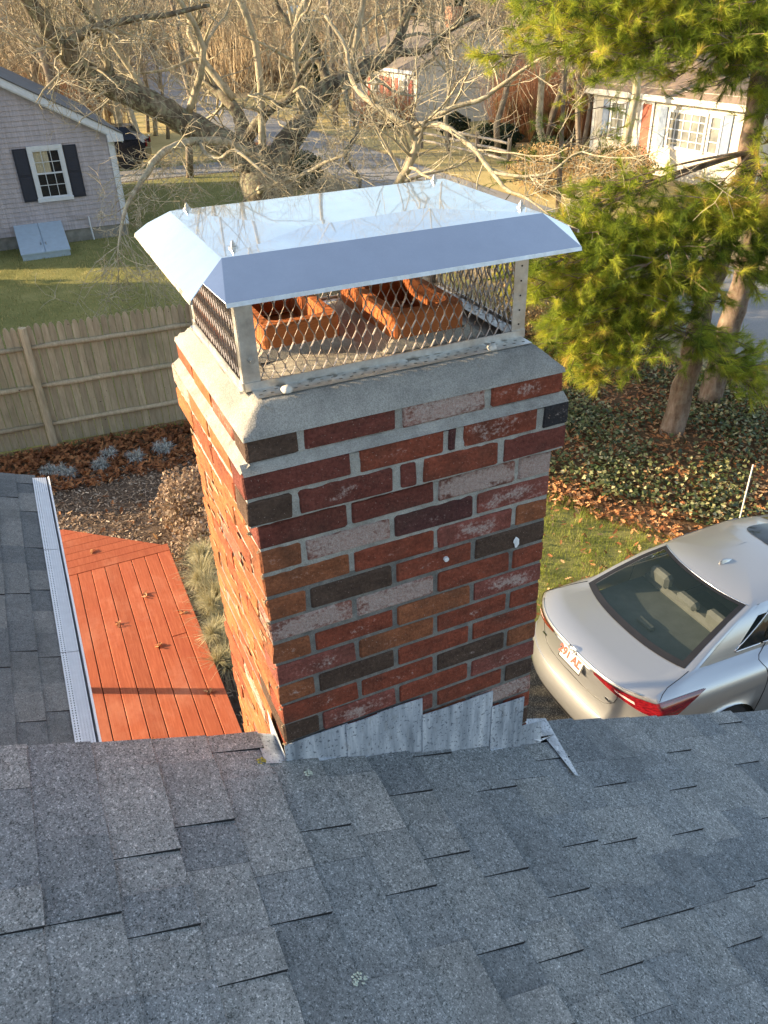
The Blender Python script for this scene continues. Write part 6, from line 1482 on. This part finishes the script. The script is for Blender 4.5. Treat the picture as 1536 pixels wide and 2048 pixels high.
# the crown above the picture, which the polished cap mirrors
for (sx, sy, sz, r0, tx, ty, tz) in [(4.3, 16.2, 4.2, .16, 3.2, 18.5, 10.5), (5.5, 15.6, 3.9, .15, 5.6, 14.2, 9.5), (1.9, 15.4, 4.7, .13, 1.2, 13.6, 10.0), (3.2, 15.6, 4.0, .14, 3.0, 13.5, 9.0), (6.6, 15.7, 4.5, .13, 7.8, 14.2, 9.8), (1.0, 15.0, 5.5, .12, -1.2, 14.6, 9.8), (4.6, 15.6, 3.2, .16, 4.2, 16.6, 11.5), (7.7, 15.5, 5.2, .10, 9.5, 16.5, 9.5), (2.6, 15.5, 4.3, .12, .2, 17.0, 10.2)]:
    s0, e0 = Vector((sx, sy, sz)), Vector((tx, ty, tz)); pts = []
    for i in range(6): f_ = i/5; q = s0.lerp(e0, f_)+Vector(rg.normal(0, .22, 3))*(1 if 0 < i < 5 else 0); pts.append((q.x, q.y, q.z, r0*.5*(1-.75*f_)))
    pt, rd = smooth_limb(pts, rg, 3); lm = MB(); lm.tube(pt, rd, 7); lm.build('limb', M['twig_bark'], oak, True)
    for _ in range(17):
        i = rg.integers(2, len(pt)-1); grow(big, fine, pt[i], rnd_dir(rg, (pt[i+1]-pt[i]).normalized(), 1.1), rg.uniform(1.0, 2.6), max(.014, rd[i]*.5), 2, rg, .1, .3)
tag(big.build('branches', M['twig_bark'], oak, True), kind='stuff'); tag(fine.build('twigs', M['twig_bark'], oak), kind='stuff')
print('oak tris', len(big.f)*2+len(fine.f)*2)
lv_ = [(-.5, 13.6, 3.1), (-.55, 13.5, 3.05)]

# ---------------------------------------------------------------- white pines
def tufts(P, D, n_need, L, w, mat, name, parent, rg, rn):
    """bundles of long needles fanned round each twig end"""
    k = len(P); V = []; N = k*n_need; 
    Dn = np.repeat(D, n_need, 0); Pn = np.repeat(P, n_need, 0); a = rg.normal(0, 1, (N, 3)); a -= (a*Dn).sum(1)[:, None]*Dn; a /= np.linalg.norm(a, axis=1)[:, None]
    sp = rg.uniform(.08, .85, N)[:, None]; dr = Dn*np.cos(sp)+a*np.sin(sp); dr[:, 2] -= rg.uniform(0, .25, N); l = (L*rg.uniform(.65, 1.15, N))[:, None]
    Pn = Pn-Dn*(rg.uniform(0, 1, N)[:, None]*L*.9); s = np.cross(dr, rg.normal(0, 1, (N, 3))); s /= np.linalg.norm(s, axis=1)[:, None]; s *= w/2
    A, B_, C_ = Pn-s, Pn+s, Pn+dr*l; V = np.stack([A, B_, C_], 1).reshape(-1, 3); F = np.arange(N*3).reshape(N, 3)
    r_ = np.clip(np.repeat(rn, n_need)+rg.normal(0, .12, N), 0, 1); return link(name, np_mesh(name, V, F, mat, False, np.repeat(r_, 3)), parent)
def pine(label, base, stems, targets, origin, seed, n_per=10, group='pines beside the driveway', scale=1.0, need=40, W=.0040, jit_=1):
    rg = np.random.default_rng(seed); t_ = thing('pine_tree', label, 'tree', base, group); 
    for st in stems: pt, rd = smooth_limb(st, rg, 4); b = MB(); b.tube(pt, rd, 12); b.build('trunk', M['pine_bark'], t_, True)
    br = MB(); P, D, Rn = [], [], []
    for tg in targets:
        tg = Vector(tg); o_ = origin(tg); d = tg-o_; L = d.length; side = Vector((-d.y, d.x, 0)).normalized(); n = 8; pts = []
        for i in range(n+1): s = i/n; pts.append(o_.lerp(tg, s)+Vector((0, 0, .05*math.sin(math.pi*s)*L*.5))+side*.12*math.sin(3*s+L)*L*.3)
        br.tube(pts, [max(.005, .024*(1-s/n*.9)*min(1, L/2)) for s in range(n+1)], 5, cap=False)
        lum = rg.normal(.42, .24)
        for j in range(n_per):
            s = rg.uniform(.35, 1.0)**.6; i = min(n-1, int(s*n)); a = pts[i].lerp(pts[i+1], s*n-i); dd = (d.normalized()*rg.uniform(.3, 1)+side*rg.normal(0, .75)+Vector((0, 0, rg.normal(.10, .28)))).normalized(); l = rg.uniform(.25, .62)*scale
            e = a+dd*l; br.tube([a, a.lerp(e, .5)+Vector((0, 0, .02)), e], [.008, .006, .003], 3, cap=False)
            for q in range(6):
                f_ = rg.uniform(.25, 1) if q else 1; c = a.lerp(e, f_); d2 = (dd+Vector(rg.normal(0, .5, 3))+Vector((0, 0, .15))).normalized(); c2 = c+d2*rg.uniform(.03, .16)*scale
                P.append(c2); D.append(d2); Rn.append(lum+rg.normal(0, .15)+.10*(c2.z-a.z)/.3)
    tag(br.build('branches', M['pine_bark'], t_), kind='stuff')
    tufts(np.array(P), np.array(D), need, .155*scale, W, M['pine_needles'], 'needles', t_, rg, np.array(Rn)); return t_
st1 = [Vector(p[:3]) for p in PINE_STEMS['trunk1']]
def org1(tg):
    z = tg.z+.35*(tg-Vector((8.6, 7.0, tg.z))).length*.5; best = min(st1, key=lambda p: abs(p.z-z)); return best
PINE_LOW = [p for i, p in enumerate(PINE_LOW) if i not in (0, 23, 25)]; PINE_UP = [p for i, p in enumerate(PINE_UP) if i in (0, 1, 2, 3, 4, 5, 6, 7, 8, 11, 12, 15, 16, 18, 20, 21, 22)]+[(8.62, 6.75, 4.35), (8.7, 6.9, 4.7), (7.9, 6.9, 5.1), (8.2, 6.8, 5.3), (7.5, 7.2, 5.4), (6.9, 7.5, 5.5)]
low2 = []; rgp = np.random.default_rng(3)
for p in PINE_LOW:
    low2.append(p)
    for _ in range(2): low2.append((p[0]+rgp.normal(.12, .28), p[1]+rgp.normal(.08, .28), p[2]+rgp.normal(0, .16)))
low2 += [(6.3, 7.2, 2.2), (6.2, 7.0, 1.9), (6.5, 6.9, 1.7), (6.1, 7.3, 2.6), (6.5, 7.1, 2.9), (6.8, 6.9, 2.5), (7.0, 6.8, 2.8), (7.3, 6.9, 2.2), (6.9, 6.7, 1.9)]
low2 += [(8.3, 6.6, 3.3), (8.45, 6.65, 3.7), (8.2, 6.5, 2.7), (8.6, 6.7, 4.1), (7.8, 6.5, 3.1), (7.6, 6.6, 2.7), (7.2, 6.7, 3.1), (6.8, 6.9, 3.2), (6.0, 7.3, 3.2), (6.4, 7.0, 3.2), (8.6, 6.5, 2.4), (8.9, 6.6, 2.9)]
pine('leaning pine with grey brown trunk, the nearer of two beside the driveway', (8.13, 7.01, 0), [PINE_STEMS['trunk1'], PINE_STEMS['extra']], low2, org1, 51)
up2 = []
for p in PINE_UP:
    up2.append(p)
    for _ in range(2): up2.append((p[0]+rgp.normal(.05, .3), p[1]+rgp.normal(.05, .3), p[2]+rgp.normal(.12, .13)))
st2 = [Vector(p[:3]) for p in PINE_STEMS['trunk2']]
def org2(tg):
    z = tg.z+.5; return Vector((10.15, 7.75, min(7, z)))
pine('taller pine with smooth trunk standing just behind the nearer leaning one', (9.39, 7.54, 0), [PINE_STEMS['trunk2']], up2, org2, 52)

pine('thin scraggly young pine half screening the cream house', (10.9, 14.2, 0), [[(10.9, 14.2, 0, .07), (10.8, 14.1, 1.6, .06), (10.6, 13.9, 3.0, .05), (10.5, 13.8, 4.6, .03)]], [(9.6, 13.0, 3.6), (9.9, 12.7, 4.0), (11.4, 13.2, 3.3), (11.9, 13.6, 3.8), (10.2, 13.0, 2.9), (10.9, 13.0, 3.0), (9.4, 13.6, 2.9), (12.1, 13.8, 3.2), (10.6, 12.9, 4.3), (9.0, 13.2, 2.6)], lambda tg: Vector((10.6, 13.9, tg.z-.2)), 53, 5, group='pines beside the driveway', need=26)

# ---------------------------------------------------------------- trees beyond: bare hardwoods in a few shapes, and their copies
def bare_tree(seed, h, mat='wood_far'):
    rg = np.random.default_rng(seed); t1, b1 = MB(), MB(); pts = []; x = y = 0; n = 9; dx_, dy_ = rg.normal(0, .05, 2)
    for i in range(n+1): pts.append(Vector((x, y, h*i/n))); x += rg.normal(dx_, .12)*h/9; y += rg.normal(dy_, .12)*h/9
    r0 = .013*h; t1.tube(pts, [max(.02, r0*(1-.85*i/n)) for i in range(n+1)], 6)
    for _ in range(26):
        s = rg.uniform(.18, .98); i = min(n-1, int(s*n)); a = pts[i].lerp(pts[i+1], s*n-i); d = rnd_dir(rg, Vector((0, 0, 1)), .95)
        L = h*.30*(1.15-s)*rg.uniform(.6, 1.2)+.5; q = a.copy(); pp_ = [q.copy()]; dd = d.copy()
        for j in range(4): dd = (dd+Vector(rg.normal(0, .22, 3))+Vector((0, 0, .12))).normalized(); q = q+dd*L/4; pp_.append(q.copy())
        b1.tube(pp_, [.045*(1.1-s), .035*(1.1-s), .026*(1.1-s)+.004, .014, .008], 4, cap=False)
        for _2 in range(7):
            k = rg.integers(1, 5); c = pp_[k-1].lerp(pp_[k], rg.random()); d2 = rnd_dir(rg, dd, 1.0); l2 = L*rg.uniform(.25, .5); m_ = c+d2*l2*.5; e = c+(d2+Vector(rg.normal(0, .3, 3))).normalized()*l2
            b1.tube([c, m_, e], [.016, .011, .006], 3, cap=False)
            for _3 in range(3): g_ = m_.lerp(e, rg.random()); b1.tube([g_, g_+rnd_dir(rg, d2, 1.1)*l2*.5], [.009, .005], 3, cap=False)
    return t1.mesh('trunk', (M[mat],), True), b1.mesh('crown', (M['far_wood_twigs' if False else mat],))
simple('twigs_tan', (0.34, 0.28, 0.19), 0.9, var=.35, scale=.6, kind='World')
shapes = [bare_tree(200+i, 8.5+i*.9, 'wood_far' if i % 2 else 'twig_bark') for i in range(6)]
for i, (a, c) in enumerate(shapes): c.materials.clear(); c.materials.append(M['twigs_tan'])
trg = np.random.default_rng(31); spots = []
def ok(x, y):
    if 8.2 < x < 19.0 and y < 85: return False
    if 9.3 < x < 17.2 and y < 100: return False
    if -7 < x < 4 and y < 36: return False
    for (a0, a1, b0, b1) in ((21, 31, 17.5, 29), (19.5, 31, 34, 52), (33, 47, 42.5, 53.5)):
        if a0 < x < a1 and b0 < y < b1: return False
    return all((x-p)**2+(y-q)**2 > 2.2 for p, q in spots)
tries = 0
while len(spots) < 230 and tries < 6000:
    tries += 1; az = R(trg.uniform(-1, 54)); dist = trg.uniform(40, 105)**1.0; x, y = math.sin(az)*dist, math.cos(az)*dist
    if len(spots) < 26: dist = trg.uniform(30, 46); x, y = math.sin(az)*dist, math.cos(az)*dist
    if y < 28 and x < 18: continue
    if ok(x, y): spots.append((x, y))
for i, (x, y) in enumerate(spots):
    tm, cm = shapes[i % 6]; z = float(H(x, y))-.05
    e = thing('bare_tree', 'bare brown hardwood in the wood beyond the houses and street', 'tree', (x, y, z), 'bare trees of the far wood')
    s = trg.uniform(.75, 1.25); e.rotation_euler = (0, 0, trg.uniform(0, 6.28)); e.scale = (s, s, s*trg.uniform(.9, 1.1))
    for nm, me in (('trunk', tm), ('crown', cm)): o = bpy.data.objects.new(nm, me); COL.objects.link(o); o.parent = e
# far evergreens
def fir(seed, h, r_, n=5200):
    rg = np.random.default_rng(seed); b = MB(); b.tube([(0, 0, 0), (0, 0, h)], [.14, .02], 6); t_ = rg.uniform(.06, 1, n)**.85; a = rg.uniform(0, 6.28, n); q = r_*(1-t_)**.8*rg.uniform(.45, 1, n)*(1+.2*np.sin(a*5+t_*30))
    P = np.stack([np.cos(a)*q, np.sin(a)*q, t_*h], -1); return b.mesh('trunk', (M['pine_bark'],)), scatter('crown', IV, IF, rots(n, .6, rg), P, .2*rg.uniform(.6, 1.3, n), M['evergreen_leaves'], rnd=np.clip(rg.normal(.5, .25, n), 0, 1))
firs = [fir(301, 6.5, 2.0), fir(302, 5.0, 1.9), fir(303, 6.5, 2.1, 16000)]
for i, (x, y, s, lb) in enumerate([(18.2, 50.5, .8, 'dark evergreen behind the utility pole'), (33.5, 60, 1.3, 'dark evergreen beyond the cream house'), (29.4, 45.5, .7, 'dark green evergreen between the red shuttered house and russet thicket'), (7.0, 62, 1.0, 'olive evergreen behind the left oak limb'),
                                (-3.5, 52, 1.2, 'evergreen at the far left edge above the lilac roof'), (27.3, 41.8, .55, 'low evergreen left of the russet thicket')]):
    e = thing('evergreen_tree', lb, 'tree', (x, y, float(H(x, y))), 'evergreens among the far houses'); e.scale = (s, s, s); e.rotation_euler = (0, 0, i)
    for nm, me in zip(('trunk', 'crown'), firs[i % 2]): o = bpy.data.objects.new(nm, me); COL.objects.link(o); o.parent = e
# a belt of tall evergreens off to the left that shades the back lawn
for i, (x, y) in enumerate([(-9.2, 23.0), (-9.5, 20.8), (-9.8, 18.4), (-9.4, 16.2), (-12.2, 22.0), (-12.6, 19.4), (-12.2, 17)]):
    e = thing('evergreen_tree', 'tall evergreen standing left of the picture beside the back lawn', 'tree', (x, y, 0), 'evergreens left of the back lawn'); e.scale = (1.25, 1.25, 1.3); e.rotation_euler = (0, 0, i*2)
    for nm, me in zip(('trunk', 'crown'), firs[2]): o = bpy.data.objects.new(nm, me); COL.objects.link(o); o.parent = e
# undergrowth and fine stems that nobody could count
rg = np.random.default_rng(77); n = 52000; az = np.radians(rg.uniform(-2, 56, n)); dist = rg.uniform(44, 135, n); x, y = np.sin(az)*dist, np.cos(az)*dist
k = ~((x > 9.0) & (x < 17.6) & (y < 100)) & ~((x > 4) & (x < 24) & (y < 68)); 
for (a0, a1, b0, b1) in ((19.5, 31, 34, 52), (32.5, 47.5, 38, 54), (-8, 13, 50, 66)): k &= ~((x > a0) & (x < a1) & (y > b0) & (y < b1))
x, y = x[k], y[k]; n = len(x); h = rg.uniform(1.0, 4.5, n)*(.55+dist[k]/120); a = rg.uniform(0, 3.14, n); w = .02+.0006*dist[k]; ln = rg.normal(0, .28, (n, 2))*h[:, None]; z = H(x, y)
V = np.stack([np.stack([x-np.cos(a)*w, y-np.sin(a)*w, z], -1), np.stack([x+np.cos(a)*w, y+np.sin(a)*w, z], -1), np.stack([x+ln[:, 0]*.6, y+ln[:, 1]*.6+w, z+h*.6], -1), np.stack([x+ln[:, 0], y+ln[:, 1], z+h], -1)], 1).reshape(-1, 3)
i4 = np.arange(n)[:, None]*4; F = np.concatenate([i4+np.array([[0, 1, 2]]), i4+np.array([[0, 2, 3]])], 0)
tag(link('undergrowth', np_mesh('undergrowth', V, F, M['far_twigs'], False, np.repeat(rg.random(n), 4))), 'tangled bare brush filling the far wood', kind='stuff')
